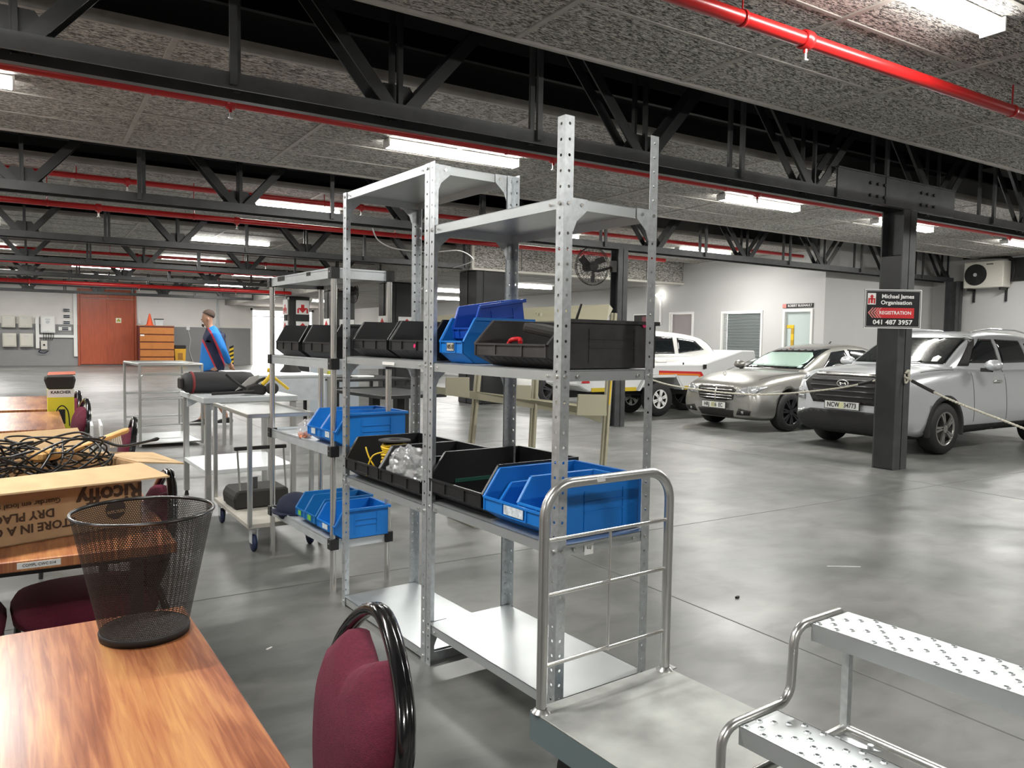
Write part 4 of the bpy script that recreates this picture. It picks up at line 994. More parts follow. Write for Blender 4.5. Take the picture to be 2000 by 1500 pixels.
letters('LLJ', .013, r2, ink, (.14, -.002, .679), (R(90), 0, 0), sx=1.2)

# silver shelf unit with chrome posts
t = thing('chrome_shelf_unit', 'grey shelf unit on chrome tube posts left of the racks', 'shelf unit', RL(.035, 1.075), TH)
SL, SD = .98, .325
for x in (0, SD):
    for y in (0, SL):
        MB().cyl((x, y, 0), (x, y, 1.75), .0165, 16).build('post', chrome, t)
for z in (1.72, 1.235, .765, .26):
    b = MB().bx(0, SD, 0, SL, z, z + .005); b.bx(-.012, -.008, .02, SL - .02, z - .02, z + .035).bx(SD + .008, SD + .012, .02, SL - .02, z - .02, z + .035).bx(.0, SD, -.012, -.008, z - .02, z + .035).bx(0, SD, SL + .008, SL + .012, z - .02, z + .035)
    b.bx(-.012, SD + .012, -.012, SL + .012, z + .022, z + .026)
    s = b.build('shelf', steelp, t, bevel=0)
    for x in (0, SD):
        for y in (0, SL):
            c = MB().bx(x - .024, x + .024, y - .024, y + .024, z - .022, z + .037).cyl((x - .024, y, z + .01), (x - .026, y, z + .01), .005, 8, mi=1).build('corner_clamp', [blackpl, chrome], s, bevel=.006)
for q in ((.3, .36, 1.73, 1.75), (.72, .84, 1.725, 1.752)): MB().bx(-.014, -.012, *q).build('scuffed_sticker', ink, t)
MB().cyl((SD - .03, .45, .225), (SD - .03, .45, .245), .01, 8).build('stud', ink, t)

# ------------------------------------------------------------------ hopper bins
def bin_(label, a, b, z, w, L, h, m, lab=None, group=None, rz=0, tilt=0, name='storage_bin', lift=True):
    """open front bin, front toward -x, w along y, L along x"""
    t = thing(name, label, 'bin', RL(a, b, z), TH + rz, group); t.rotation_euler.y = tilt
    th = .004; c = .16 * L
    out = [(c, 0), (L, 0), (L, h), (.16 * L, h), (0, .47 * h), (0, .22 * h)]
    B = MB()
    for s in (-1, 1): B.prism(out, 'y', s * w / 2 - (th if s > 0 else 0), s * w / 2 + (0 if s > 0 else th))
    B.bx(c, L, -w / 2, w / 2, 0, th); B.bx(L - th, L, -w / 2, w / 2, 0, h)
    B.bx(0, th, -w / 2, w / 2, .22 * h, .47 * h)
    B.prism([(0, .22 * h), (c, 0), (c + .01, th), (th, .22 * h + th)], 'y', -w / 2, w / 2)
    B.build('tray', m, t, bevel=.0012)
    # rim flange following the open edge, ribs outside, label slot in front
    R_ = MB()
    for s in (-1, 1):
        y = s * (w / 2 + .003)
        R_.bar((.16 * L, y, h - .006), (L, y, h - .006), .012, .012); R_.bar((0, y, .46 * h), (.16 * L, y, h - .006), .012, .008)
        for k in (.60, .42): R_.bx(.36 * L, .78 * L, min(s * w / 2, y), max(s * w / 2, y), h * k, h * k + .005)
        for k in (.36, .78): R_.bx(k * L, k * L + .005, min(s * w / 2, y), max(s * w / 2, y), .02, h * .82)
    R_.bx(L, L + .014, -w / 2 - .008, w / 2 + .008, h - .014, h)
    R_.bx(-.006, .004, -w / 2, w / 2, .45 * h, .49 * h)
    R_.build('rim', m, t)
    F = MB(); sl = min(w * .36, .16)
    F.bx(-.005, 0, -sl / 2 - .006, -sl / 2, .23 * h, .46 * h).bx(-.005, 0, sl / 2, sl / 2 + .006, .23 * h, .46 * h).bx(-.005, 0, -sl / 2, sl / 2, .225 * h, .25 * h)
    F.bx(-.004, 0, -w / 2, -w / 2 + .008, .22 * h, .47 * h).bx(-.004, 0, w / 2 - .008, w / 2, .22 * h, .47 * h)
    sf = F.build('label_slot', m, t); sf['kind'] = 'stuff'
    if m in (blackpl, blackpl2):
        G_ = MB()
        for k in range(int(w / .04)): G_.bar((.01, -w / 2 + .02 + k * .04, .2 * h), (c, -w / 2 + .045 + k * .04, 0.004), .006, .006)
        G_.build('grip_rib', m, t)
    if lab:
        mm, tx = lab
        MB().bx(-.0062, -.005, -sl * .42, sl * .42, .27 * h, .44 * h).build('label_card', mm, t)
        if tx: letters(tx, .026, t, ink, (-.007, 0, .355 * h), (R(90), 0, R(-90)), sx=.8)
    return t
pale = mat('label card', (.60, .66, .70), .4, var=.3, scale=60)
bin_('black storage bin, far left on the chrome shelf unit', .03, 1.765, 1.262, .385, .36, .195, blackpl, group='black bins with closed looking fronts')
bin_('black storage bin beside the chrome corner post, second on that shelf', .03, 1.30, 1.262, .40, .36, .195, blackpl, group='black bins with closed looking fronts')
bin_('black storage bin on the left rack, beside its outer post', .035, .638, 1.292, .38, .38, .175, blackpl, group='black bins with closed looking fronts')
q = bin_('black storage bin with a pink dot near the double post', .035, .232, 1.292, .37, .38, .175, blackpl, group='black bins with closed looking fronts')
MB().cyl((-.006, -.06, .06), (-.007, -.06, .06), .009, 12).build('pink_dot', pinkm, q)
bin_('light blue bin holding a darker blue one, right of the double post', .03, -.135, 1.287, .175, .34, .185, bluepl, (mat('worn label', (.42, .40, .34), .5, var=.5, scale=90), '10518'))
bin_('dark blue bin tipped up inside the light blue bin', .10, -.13, 1.352, .155, .26, .165, bluepl2, tilt=R(-9))
bk = bin_('large scuffed black bin full of electronics on the upper rack shelf', .0, -.575, 1.287, .435, .52, .172, blackpl2)
for x, z in ((.455, .160), (.49, .128)): MB().cyl((x, -.2205, z), (x, -.2235, z), .011, 14).build('pink_dot', pinkm, bk)
# electronics inside
t = thing('router', 'black wireless router with an upright aerial in the large bin', 'router', RL(.17, -.60, 1.40), TH + R(20)); t.rotation_euler.x = R(10)
MB().bx(-.06, .07, -.06, .09, 0, .035).build('casing', ink, t, bevel=.012, seg=2); MB().cyl((.038, -.066, .03), (.046, -.080, .135), .0065, 8, .004).cyl((.038, -.066, .0), (.038, -.066, .035), .009, 8).build('aerial', ink, t)
t = thing('adapter_block', 'grey power adapter block leaning in the large bin', 'adapter', RL(.13, -.69, 1.33), TH + R(-15)); t.rotation_euler.y = R(-50)
MB().bx(-.05, .05, -.055, .055, 0, .03).build('casing', greyst, t, bevel=.008); MB().bx(-.035, .035, -.04, .04, .03, .032).build('rib', alloyd, t)
t = thing('clamp_lead', 'red and black clamp lead in the large bin', 'lead', RL(.07, -.52, 1.375), TH)
MB().tube(smooth_path([(0, .07, -.04), (.01, .05, .0), (.0, .02, .01), (.02, .0, .012), (.0, -.03, .0)]), .009, 7).build('red_lead', redm, t)
MB().prism([(-.01, .12), (.02, .05), (.03, .07), (0, .14)], 'z', -.035, -.02).build('clip', steelp, t); MB().bx(-.005, .0, -.07, -.03, -.03, -.01).build('tag', whitem, t); MB().bx(-.02, .03, -.09, -.02, -.05, -.005).build('plug', ink, t)
# lower shelf of the racks
bin_('black bin holding a reel of yellow wire, lower left rack shelf', .0, .645, .677, .375, .42, .20, blackpl, group='open black bins on the lower rack shelf')
bin_('black bin with a crumpled clear bag, lower left rack shelf', .0, .25, .677, .385, .42, .20, blackpl, group='open black bins on the lower rack shelf')
q = bin_('big empty black bin right of the double post on the lower shelf', .0, -.22, .702, .39, .46, .205, blackpl, group='open black bins on the lower rack shelf')
MB().bx(.12, .3, .191 - .008, .195 - .006, .07, .085).build('green_mark', mat('dark green', (.005, .06, .04), .5), q)
MB().cyl((.10, -.199, .185), (.10, -.2, .185), .009, 12).build('pink_dot', pinkm, q)
bin_('large blue bin filled with smaller nested blue bins behind the trolley handle', .0, -.625, .702, .385, .44, .195, bluepl, (pale, None))
bin_('small blue bin nested at the left inside the large blue bin', .06, -.52, .712, .13, .32, .13, bluepl)
bin_('tall blue bin standing nested in the middle of the large blue bin', .04, -.675, .712, .16, .36, .175, mat('sky blue plastic', (.02, .21, .60), .35))
bin_('narrow blue bin nested at the right inside the large blue bin', .06, -.765, .712, .075, .32, .15, bluepl)
# wire reel
t = thing('wire_reel', 'reel of yellow wire with black flanges standing in the black bin', 'reel', RL(.13, .55, .712), 0)
MB().lathe([(.025, .0), (.075, .0), (.075, .006), (.04, .008), (.04, .165), (.078, .17), (.078, .178), (.03, .18), (.028, .17)], 30).build('spool', ink, t)
b = MB()
for k in range(12):
    b.tube([((.058 + .004 * math.sin(k * 2.1)) * math.cos(a * math.pi / 12), (.058 + .004 * math.sin(k * 2.1)) * math.sin(a * math.pi / 12), .017 + k * .0125 + .004 * math.sin(a * .5 + k)) for a in range(24)], .0068, 6, True)
b.tube(smooth_path([(-.06, .0, .12), (-.10, .03, .10), (-.12, .05, .04), (-.125, .05, -.0)]), .004, 6).tube(smooth_path([(-.07, .04, .02), (-.10, .07, .08), (-.11, .10, .135)]), .004, 6)
b.build('yellow_wire', yellow, t)
def crumple(name, label, c, r, seed, m=plastic_clear, squash=(1, 1, .8), cat='bag', cr=.38):
    rr = random.Random(seed); bm = bmesh.new(); bmesh.ops.create_icosphere(bm, subdivisions=4, radius=1)
    ds = [(V((rr.gauss(0, 1), rr.gauss(0, 1), rr.gauss(0, 1))).normalized(), rr.uniform(2, 9), rr.uniform(0, 6)) for _ in range(14)]
    for v in bm.verts:
        n = v.co.copy(); k = sum(abs(math.sin(n.dot(d) * f + p)) for d, f, p in ds) / 14; k = (k - .64) * 2.6 + .55
        v.co = V((n.x * squash[0], n.y * squash[1], n.z * squash[2])) * r * (1 - cr + k * cr * 1.5)
    me = bpy.data.meshes.new(name); bm.to_mesh(me); bm.free(); me.materials.append(m)
    o = bpy.data.objects.new(name, me); COL.objects.link(o); o.location = c
    return tag(o, label, cat)
crumple('plastic_bag', 'crumpled clear plastic bag spilling over the black bin front', RL(.075, .30, .80), .10, 3, squash=(.8, 1.5, .95))
# blue bins on the chrome unit
bin_('blue bin, left of the pair on the middle chrome shelf', .03, 1.335, .792, .185, .42, .185, bluepl, (pale, None), group='blue bins on the chrome unit')
bin_('blue bin beside the front corner post on the middle chrome shelf', .03, 1.135, .792, .19, .42, .185, bluepl, (pale, None), group='blue bins on the chrome unit')
green = mat('green label', (.16, .50, .06), .5)
bin_('teal tinted blue bin with a green label, left on the bottom chrome shelf', .035, 1.56, .288, .14, .34, .165, mat('teal blue plastic', (.01, .15, .42), .4), (green, None))
bin_('teal tinted blue bin with a green label, middle of the bottom chrome shelf', .03, 1.395, .288, .16, .34, .175, MATS['teal blue plastic'], (green, None))
bin_('bright blue bin with a white label, right on the bottom chrome shelf', .03, 1.165, .288, .235, .32, .165, bluepl, (pale, None))
crumple('sweet_bag', 'clear bag of coloured bits beside the blue bins', RL(.06, 1.55, .845), .058, 8, squash=(.8, .9, 1.0))
tag(MB().tube([V((.035 * math.cos(a), .035 * math.sin(a * 1.3), .01 * math.sin(a * 2))) for a in range(12)], .012, 6).build('coloured_bits', mat('orange pink bits', (.62, .22, .12), .5, var=.6, scale=80), loc=RL(.06, 1.55, .808)), 'orange and pink bits at the bottom of the clear bag', 'bits')
t = thing('dark_blue_cap', 'dark blue cap lying on the bottom chrome shelf', 'cap', RL(.12, 1.86, .288), TH)
MB().ball((0, 0, .02), (.12, .15, .10), 18).build('crown', navy, t); MB().prism([(.0 - .05, -.13), (-.13, -.09), (-.15, 0), (-.13, .09), (-.05, .13)], 'z', .0, .012).build('peak', navy, t, bevel=.004)

# ------------------------------------------------------------------ platform trolley in front of the right rack
ZD = .245; DL = 1.0
p0 = U(1057, 1390, z=ZD); p1 = U(1298, 1307, z=ZD); d0 = (p1 - p0); TW = d0.length; ang = math.atan2(d0.y, d0.x)
t = thing('platform_trolley', 'platform trolley with a worn grey deck and a tubular handle', 'trolley', (p0.x, p0.y, 0), ang)
MB().bx(-.02, TW + .02, -DL, .03, ZD - .006, ZD).build('deck', deckm, t, bevel=.002)
b = MB().bx(-.02, -.016, -DL, .03, ZD - .092, ZD - .006).bx(TW + .016, TW + .02, -DL, .03, ZD - .092, ZD - .006).bx(-.016, TW + .016, .026, .03, ZD - .092, ZD - .006).bx(-.016, TW + .016, -DL, -DL + .004, ZD - .092, ZD - .006)
b.build('skirt', bluegrey, t)
tr = .0165
hp = [(0, 0, ZD)] + [(0, 0, .80)] + arc((.10, 0, .845), .10, 180, 90, 7, (1, 0, 0), (0, 0, 1)) + arc((TW - .10, 0, .845), .10, 90, 0, 7, (1, 0, 0), (0, 0, 1)) + [(TW, 0, .80), (TW, 0, ZD)]
MB().tube(hp, tr, 14).build('handle', zinc, t)
for x in (0, TW): MB().lathe([(.018, .012), (.027, .004), (.03, 0)], 16, (x, 0, ZD)).bx(x - .005, x + .04, -.02, .012, ZD, ZD + .004).build('weld_foot', zinc, t)
for z in (.775, .605, .385):
    MB().cyl((.012, .0, z), (TW - .012, 0, z), .0065, 10).build('crossbar', chrome, t)
MB().cyl((TW * .5, .0, .375), (TW * .5, .0, .775), .005, 8).build('upright_rod', chrome, t)
for x in (.07, TW - .07):
    for y in (-.07, -DL + .1):
        c = MB().bx(x - .03, x + .03, y - .04, y + .04, ZD - .11, ZD - .09).bx(x - .025, x - .021, y - .03, y + .03, .06, ZD - .1).bx(x + .021, x + .025, y - .03, y + .03, .06, ZD - .1).build('castor', blackst, t)
        MB().lathe([(0, -.016), (.055, -.016), (.06, -.01), (.06, .01), (.055, .016), (0, .016)], 20, (x, y, .06), ax='x').build('castor_wheel', rubber, c)
MB().bx(TW * .36, TW * .42, -.018, -.016, .94, .955).build('sticker', whitem, t)

# ------------------------------------------------------------------ step stool with dimpled treads
A = U(1585, 1218, z=.65); C2 = U(2000, 1360, z=.65); dv = (C2 - A); sa = math.atan2(dv.y, dv.x) + R(90)     # local -y runs along the treads
t = thing('step_stool', 'two step tubular stool with dimpled metal treads standing on the trolley deck', 'step stool', (A.x, A.y, 0), sa)
def tread(z, x0, w, L):
    b = MB().bx(x0, x0 + w, -L, 0, z - .003, z - .0025); fr = MB()
    cx = .030; ny = int(L / .0245)
    vs = []; fs = []
    nx = 6; px = w / nx; py = L / ny; up_ = None
    for j in range(ny):
        for i in range(nx):
            ox = x0 + i * px; oy = -(j + 1) * py; hole = (i + j) % 2 == 0 and (i // 2 + j // 2) % 3 != 2
            base = len(vs)
            if not hole:
                vs += [(ox, oy, z), (ox + px, oy, z), (ox + px, oy + py, z), (ox, oy + py, z)]; fs.append((base, base + 1, base + 2, base + 3)); continue
            c = (ox + px / 2, oy + py / 2)
            vs += [(ox, oy, z), (ox + px, oy, z), (ox + px, oy + py, z), (ox, oy + py, z)]
            for rr, zz in ((.0092, z), (.0066, z + .003), (.0054, z + .003), (.0048, z - .008)):
                vs += [(c[0] + rr * math.cos(k * math.pi / 4 + math.pi / 8), c[1] + rr * math.sin(k * math.pi / 4 + math.pi / 8), zz) for k in range(8)]
            cc = [base + k for k in range(4)]; q = [base + 4 + k for k in range(8)]
            fs += [(cc[1], cc[2], q[0], q[7]), (cc[2], q[1], q[0]), (cc[2], cc[3], q[2], q[1]), (cc[3], q[3], q[2]), (cc[3], cc[0], q[4], q[3]), (cc[0], q[5], q[4]), (cc[0], cc[1], q[6], q[5]), (cc[1], q[7], q[6])]
            for l in range(3): fs += [(q[k] + 8 * l, q[(k + 1) % 8] + 8 * l, q[(k + 1) % 8] + 8 * (l + 1), q[k] + 8 * (l + 1)) for k in range(8)]
    b = MB(); b.add(vs, fs)
    b.bx(x0, x0 + .002, -L, 0, z - .045, z).bx(x0 + w - .002, x0 + w, -L, 0, z - .045, z).bx(x0, x0 + w, -.002, 0, z - .03, z).bx(x0, x0 + w, -L, -L + .002, z - .03, z)
    o = b.build('tread', galvflat, t)
    MB().bx(x0 + .006, x0 + w - .006, -L + .006, -.006, z - .012, z - .0115).build('hole_shade', ink, o)  # black sheet added below the tread, painting the shade inside its holes
    return o
SLN = .62; ZB = ZD
tread(.65, .0, .17, SLN); tread(.455, -.288, .150, SLN)
for y in (.014, -SLN - .014):
    P = [(-.338, y, ZB), (-.335, y, .385)] + arc((-.285, y, .405), .05, 180, 90, 5, (1, 0, 0), (0, 0, 1)) + [(-.14, y, .455)] + arc((-.11, y, .505), .05, -90, -10, 5, (1, 0, 0), (0, 0, 1)) + [(-.055, y, .585)] + arc((-.005, y, .597), .05, 180, 90, 5, (1, 0, 0), (0, 0, 1)) + [(.155, y, .647)]
    MB().tube(P, .012, 12).build('side_tube', zinc, t)
for y in (-.03, -SLN + .03):
    MB().bx(.118, .138, y - .010, y + .010, .345, .61).build('leg', galv, t)
    MB().cyl((-.325, y, .345), (.128, y, .345), .012, 12).build('side_rail', zinc, t)
    g = -1 if y > -.1 else 1
    cp = MB().prism([(.0, y), (.11, y), (.11, y + g * .12), (.07, y + g * .06)], 'z', .330, .336).cyl((.06, y + g * .02, .336), (.06, y + g * .02, .346), .008, 8).cyl((.098, y + g * .09, .336), (.098, y + g * .09, .346), .008, 8).build('corner_plate', galv, t)
    MB().lathe([(0, -.01), (.036, -.01), (.04, -.005), (.04, .005), (.036, .01), (0, .01)], 18, (.08, y + g * .03, ZB + .04), ax='x').cyl((.08, y + g * .03, ZB + .04), (.08, y + g * .03, .33), .008, 8).build('castor_wheel', rubber, cp)
MB().cyl((.128, -.03, .345), (.128, -SLN + .03, .345), .012, 12).build('rear_rail', zinc, t)
MB().cyl((-.327, -.0, .345), (-.327, -SLN, .345), .011, 12).build('front_rail', zinc, t)

# ------------------------------------------------------------------ floor litter
def flat(name, label, px, py, L, w, m, rz, z=.004, cat='litter'):
    p = U(px, py, z=0)
    return tag(MB().prism([(-L / 2, -w / 2), (L * .1, -w * .6), (L / 2, -w / 2), (L / 2, w / 2), (0, w * .4), (-L / 2, w / 2)], 'z', 0, z).build(name, m, None, p, rz), label, cat)
flat('cable_tie', 'thin white strip lying on the open floor at the right', 1648, 1107, .21, .004, whitem, -YAW)
flat('rubber_scrap', 'small black scrap on the open floor', 1440, 1168, .026, .014, ink, .3, .01)
flat('paper_scrap', 'tiny white and brown scrap on the floor near the table', 526, 1267, .03, .008, whitem, .5)
for k, (x, y, w_) in enumerate(((1708, 1173, .05), (1797, 1210, .07), (1840, 1222, .03))): pass

# ================================================================== FURNITURE ON THE LEFT
def desk(label, x1, y0, y1, wd=.8, z=.75, strip=False):
    t = thing('laminate_table', label, 'table', (x1 - wd / 2, (y0 + y1) / 2, 0), 0, 'cherry laminate tables'); L = y1 - y0
    MB().bx(-wd / 2, wd / 2, -L / 2, L / 2, z - .032, z).build('table_top', wood, t, bevel=.003)
    for sx in (-1, 1):
        for sy in (-1, 1): MB().bx(sx * (wd / 2 - .10) - .018, sx * (wd / 2 - .10) + .018, sy * (L / 2 - .12) - .018, sy * (L / 2 - .12) + .018, 0, z - .05).build('leg', blackst, t)
    b = MB()
    for sy in (-1, 1): b.bx(-wd / 2 + .09, wd / 2 - .09, sy * (L / 2 - .12) - .015, sy * (L / 2 - .12) + .015, z - .07, z - .032)
    for sx in (-1, 1): b.bx(sx * (wd / 2 - .10) - .015, sx * (wd / 2 - .10) + .015, -L / 2 + .1, L / 2 - .1, z - .07, z - .032)
    b.build('frame', blackst, t)
    if strip:
        MB().bx(.013, .118, -L / 2 - .001, -L / 2, z - .024, z - .007).build('label_strip', whitem, t)
        letters('COMPL CWC 014', .0115, t, ink, (.066, -L / 2 - .0015, z - .0155), (R(90), 0, 0), sx=.9)
    return t
# table 1 is turned a little, its far right corner under the basket
t1 = desk('cherry laminate table in the foreground carrying the mesh basket', .315, .30, 1.89, .85)
t1.rotation_euler.z = R(1.5)
t2 = desk('cherry laminate table carrying the cardboard box of cables', .37, 2.5, 4.1, .85, strip=True)
t3 = desk('cherry laminate table behind the cardboard box', .19, 5.9, 7.26, .85)
t4 = desk('farthest cherry laminate table, with the yellow carton at its corner', .16, 7.52, 9.1, .85)

def chair(label, x, y, rz, group='burgundy banquet chairs'):
    t = thing('banquet_chair', label, 'chair', (x, y, 0), rz, group)
    # seat, domed
    b = MB(); n = 28; vs = []
    def se(r, z, k=3.2): return [(-.0 + r * .225 * math.copysign(abs(math.cos(2 * math.pi * i / n)) ** (2 / k), math.cos(2 * math.pi * i / n)), r * .225 * math.copysign(abs(math.sin(2 * math.pi * i / n)) ** (2 / k), math.sin(2 * math.pi * i / n)), z) for i in range(n)]
    rs = [(.9, .405), (1.0, .42), (1.02, .45), (.96, .475), (.8, .488), (.5, .495), (.2, .498)]
    for r, z in rs: vs += se(r, z)
    b.add(vs, [(j * n + i, j * n + (i + 1) % n, (j + 1) * n + (i + 1) % n, (j + 1) * n + i) for j in range(len(rs) - 1) for i in range(n)] + [tuple(range(n))[::-1], tuple(range((len(rs) - 1) * n, len(rs) * n))], 0, True)
    b.build('seat', fabric, t)
    def ovl(a, k=1.0):   # back outline, a=0 right side, 90 top ; returns (y,z)
        s, c = math.sin(a), math.cos(a)
        w = .205 * (1 - .30 * max(0, s) ** 2 - .16 * max(0, -s)); return (c * w * k, .70 + s * (.19 if s > 0 else .24) * k)
    lean = lambda z: .20 + (z - .45) * .16
    fr = MB(); ring = []
    for i in range(44):
        yy, zz = ovl(2 * math.pi * i / 44); ring.append((lean(zz), yy, zz))
    fr.tube(ring, .0135, 9, True)
    fr2 = [(p[0] + .010, p[1] * .99, p[2]) for p in ring]; fr.tube(fr2, .012, 8, True)
    fr.build('back_frame', chairfr, t)
    m = MB(); N = 56; out = []
    for i in range(N):
        a = 2 * math.pi * i / N; yy, zz = ovl(a, .93); s = math.sin(a)
        d = abs(yy) / .085
        if s > 0 and d < 1.0: zz -= .075 * (1 - d) ** .75 + .0
        if s > .5: zz -= .012
        out.append((yy, zz))
    cx, cz = 0, .68
    rings = []
    for k, dx in ((.97, .020), (1.0, .006), (1.0, -.018), (.94, -.034), (.80, -.046), (.5, -.054)):
        rings += [(lean(cz + (z - cz) * k) + dx, y * k, cz + (z - cz) * k) for y, z in out]
    m.add(rings, [(j * N + i, j * N + (i + 1) % N, (j + 1) * N + (i + 1) % N, (j + 1) * N + i) for j in range(5) for i in range(N)] + [tuple(range(N))[::-1], tuple(range(5 * N, 6 * N))], 0, True)
    m.build('backrest', fabric, t)
    for s in (-1, 1):
        MB().tube(smooth_path([(lean(.50), s * .15, .50), (.235, s * .185, .40), (.25, s * .20, .22), (.27, s * .205, .01)]), .0125, 8).build('leg', chairfr, t)
        MB().tube(smooth_path([(-.16, s * .17, .42), (-.20, s * .195, .36), (-.22, s * .205, .01)]), .0125, 8).build('leg', chairfr, t)
    b = MB()
    for s in (-1, 1): b.cyl((-.17, s * .175, .405), (.22, s * .18, .405), .011, 8)
    for x in (-.17, .2): b.cyl((x, -.18, .405), (x, .18, .405), .011, 8)
    b.build('seat_frame', chairfr, t)
    return t
ch = chair('burgundy chair in the foreground with a glossy black hooped back', .272, 1.335, R(-3))
ch.scale = (1, 1, .98)
dup(ch, (.155, 3.08, 0), R(2), 'burgundy chair tucked in behind the mesh basket')
dup(ch, (-.31, 3.0, 0), R(180), 'burgundy chair of which only the seat edge shows at the left')
dup(ch, (.255, 5.17, 0), R(-2), 'burgundy chair past the cardboard box, alone left of the tube trolley')
dup(ch, (.09, 6.78, 0), R(8), 'burgundy chair nearer of the two beside the far tables')
dup(ch, (.08, 7.75, 0), R(6), 'burgundy chair farther of the two beside the far tables')
# white panels leaning by the tables
for k, (px, py, lab) in enumerate(((178, 890, 'white board standing upright beside the cardboard box, left of two'), (187, 890, 'white board standing upright beside the cardboard box, right of two'))):
    p = U(px, 825, z=.72)
    tag(MB().bx(-.008, .008, -.25, .25, 0, .72).build('white_board', whitem, None, (p.x + .03 * k, p.y, 0), R(-2)), lab, 'board')

# mesh waste basket
t = thing('mesh_basket', 'black wire mesh waste basket standing on the near table', 'waste basket', (.196, 1.76, .751), 0)
rb, rt, hh = .085, .137, .262
vs = []; fs = []; NA, NZ = 168, 64
def bp_(i, j, o=0.0):
    f = j / NZ; r = rb + (rt - rb) * f + o; a = 2 * math.pi * i / NA
    return (r * math.cos(a), r * math.sin(a), .012 + (hh - .012) * f)
k_ = .165
for j in range(NZ):
    for i in range(NA):
        sh = .5 * (j % 2)
        base = len(vs)
        vs += [bp_(i + sh, j), bp_(i + 1 + sh, j), bp_(i + 1 + sh, j + 1), bp_(i + sh, j + 1)]
        vs += [bp_(i + sh + k_, j + k_), bp_(i + sh + 1 - k_, j + k_), bp_(i + sh + 1 - k_, j + 1 - k_), bp_(i + sh + k_, j + 1 - k_)]
        fs += [(base + q, base + (q + 1) % 4, base + 4 + (q + 1) % 4, base + 4 + q) for q in range(4)]
o = MB().add(vs, fs).build('mesh_wall', ink, t)
MB().tube([(rt * math.cos(a * math.pi / 36), rt * math.sin(a * math.pi / 36), hh) for a in range(72)], .0036, 8, True).build('rim', mat('dark chrome', (.10, .10, .10), .25, .9), t)
MB().lathe([(0, .004), (rb - .002, .004), (rb + .002, .0), (rb + .004, .012), (rb + .002, .016), (rb - .004, .010), (0, .010)], 48).build('base', ink, t)

# ------------------------------------------------------------------ cardboard box of cables
F0 = U(277, 1022, z=.75); F1 = U(0, 1071, z=.75); u = (F1 - F0); bang = math.atan2(-u.y, -u.x)
BL, BD, BH = .62, .36, .20
t = thing('cardboard_box', 'open cardboard coffee box overflowing with black cables', 'box', (F0.x, F0.y, .751), bang)
c = .004
MB().bx(-BL, 0, 0, BD, 0, c).bx(-BL, 0, 0, c, 0, BH).bx(-BL, 0, BD - c, BD, 0, BH).bx(-BL, -BL + c, 0, BD, 0, BH).bx(-c, 0, 0, BD, 0, BH).build('carton', card, t)
def flap(p, name='flap'): return MB().add([V(q) for q in p] + [V(q) + V((0, .001, .005)) for q in p], [(0, 1, 2, 3), (7, 6, 5, 4), (0, 4, 5, 1), (1, 5, 6, 2), (2, 6, 7, 3), (3, 7, 4, 0)]).build(name, cardin, t)
flap([(-BL, 0, BH), (-.002, 0, BH), (.035, -.12, BH - .035), (-BL, -.12, BH - .02)])
flap([(-BL, BD, BH), (-.01, BD, BH), (-.03, BD + .05, BH + .085), (-BL, BD + .05, BH + .085)])
flap([(0, .02, BH), (0, BD - .01, BH), (.17, BD - .10, BH - .01), (.20, .09, BH - .035)])
letters('Ricoffy', .075, t, mat('dark brown print', (.06, .03, .015), .7), (-.10, -.002, .115), (R(90), R(180), 0), bold=.002)
MB().cyl((-.085, -.0005, .06), (-.085, -.0012, .06), .032, 24).build('logo_disc', MATS['dark brown print'], t)
letters('NESCAFE', .014, t, card, (-.085, -.003, .055), (R(90), R(180), 0), bold=.0005)
letters('STORE IN A COOL', .036, t, MATS['dark brown print'], (-.36, -.002, .045), (R(90), R(180), 0), bold=.0008)
letters('DRY PLACE', .036, t, MATS['dark brown print'], (-.36, -.002, .083), (R(90), R(180), 0), bold=.0008)
letters('Guardar em local seco e', .022, t, MATS['dark brown print'], (-.36, -.002, .118), (R(90), R(180), 0))
# cables heaped in it
RB = lambda x, y, z: V((F0.x, F0.y, .751)) + V((x * math.cos(bang) - y * math.sin(bang), x * math.sin(bang) + y * math.cos(bang), z))
rr = random.Random(12)
for k in range(14):
    pts = []; cx, cy = rr.uniform(-.48, -.1), rr.uniform(.10, .26); r0 = rr.uniform(.07, .13); z0 = rr.uniform(.16, .235)
    for i in range(rr.randint(9, 16)):
        a = i * .9 + k; rad = r0 * rr.uniform(.7, 1.3)
        x = min(-.03, max(-.6, cx + rad * 1.5 * math.cos(a))); y = min(BD - .03, max(.03, cy + rad * .9 * math.sin(a)))
        pts.append(RB(x, y, z0 + .05 * math.sin(a * 1.3 + k) + rr.uniform(-.01, .03)))
    q0 = pts[0]
    cr_ = rr.choice((.003, .0038, .0045)); o = MB().tube([p - q0 for p in smooth_path(pts, 7)], cr_, 7).build('power_cable', cable, None, q0)
    tag(o, '%s black cable tangled in the %s of the heap in the box' % (('thin', 'medium', 'thick')[(.003, .0038, .0045).index(cr_)], 'left part' if cx < -.32 else 'right part'), 'cable', 'black cables heaped in the cardboard box, %s %s' % (('thin', 'medium', 'thick')[(.003, .0038, .0045).index(cr_)], 'left' if cx < -.32 else 'right'))
P = smooth_path([RB(-.2, .2, .2), RB(-.08, .2, .27), RB(.0, .16, .245), RB(.06, .14, .25), RB(.13, .13, .262)], 8); q0 = P[0]
tag(MB().tube([p - q0 for p in P], [.0045] * (len(P) - 4) + [.006, .007, .006, .001], 8).build('power_cable', cable, None, q0), 'black cable end sticking out over the right flap', 'cable')
tag(MB().bx(-.05, .05, -.03, .03, 0, .035).build('wood_block', woodh, None, RB(-.22, .2, .215), bang + .5, bevel=.01), 'pale wooden block among the black cables', 'block')
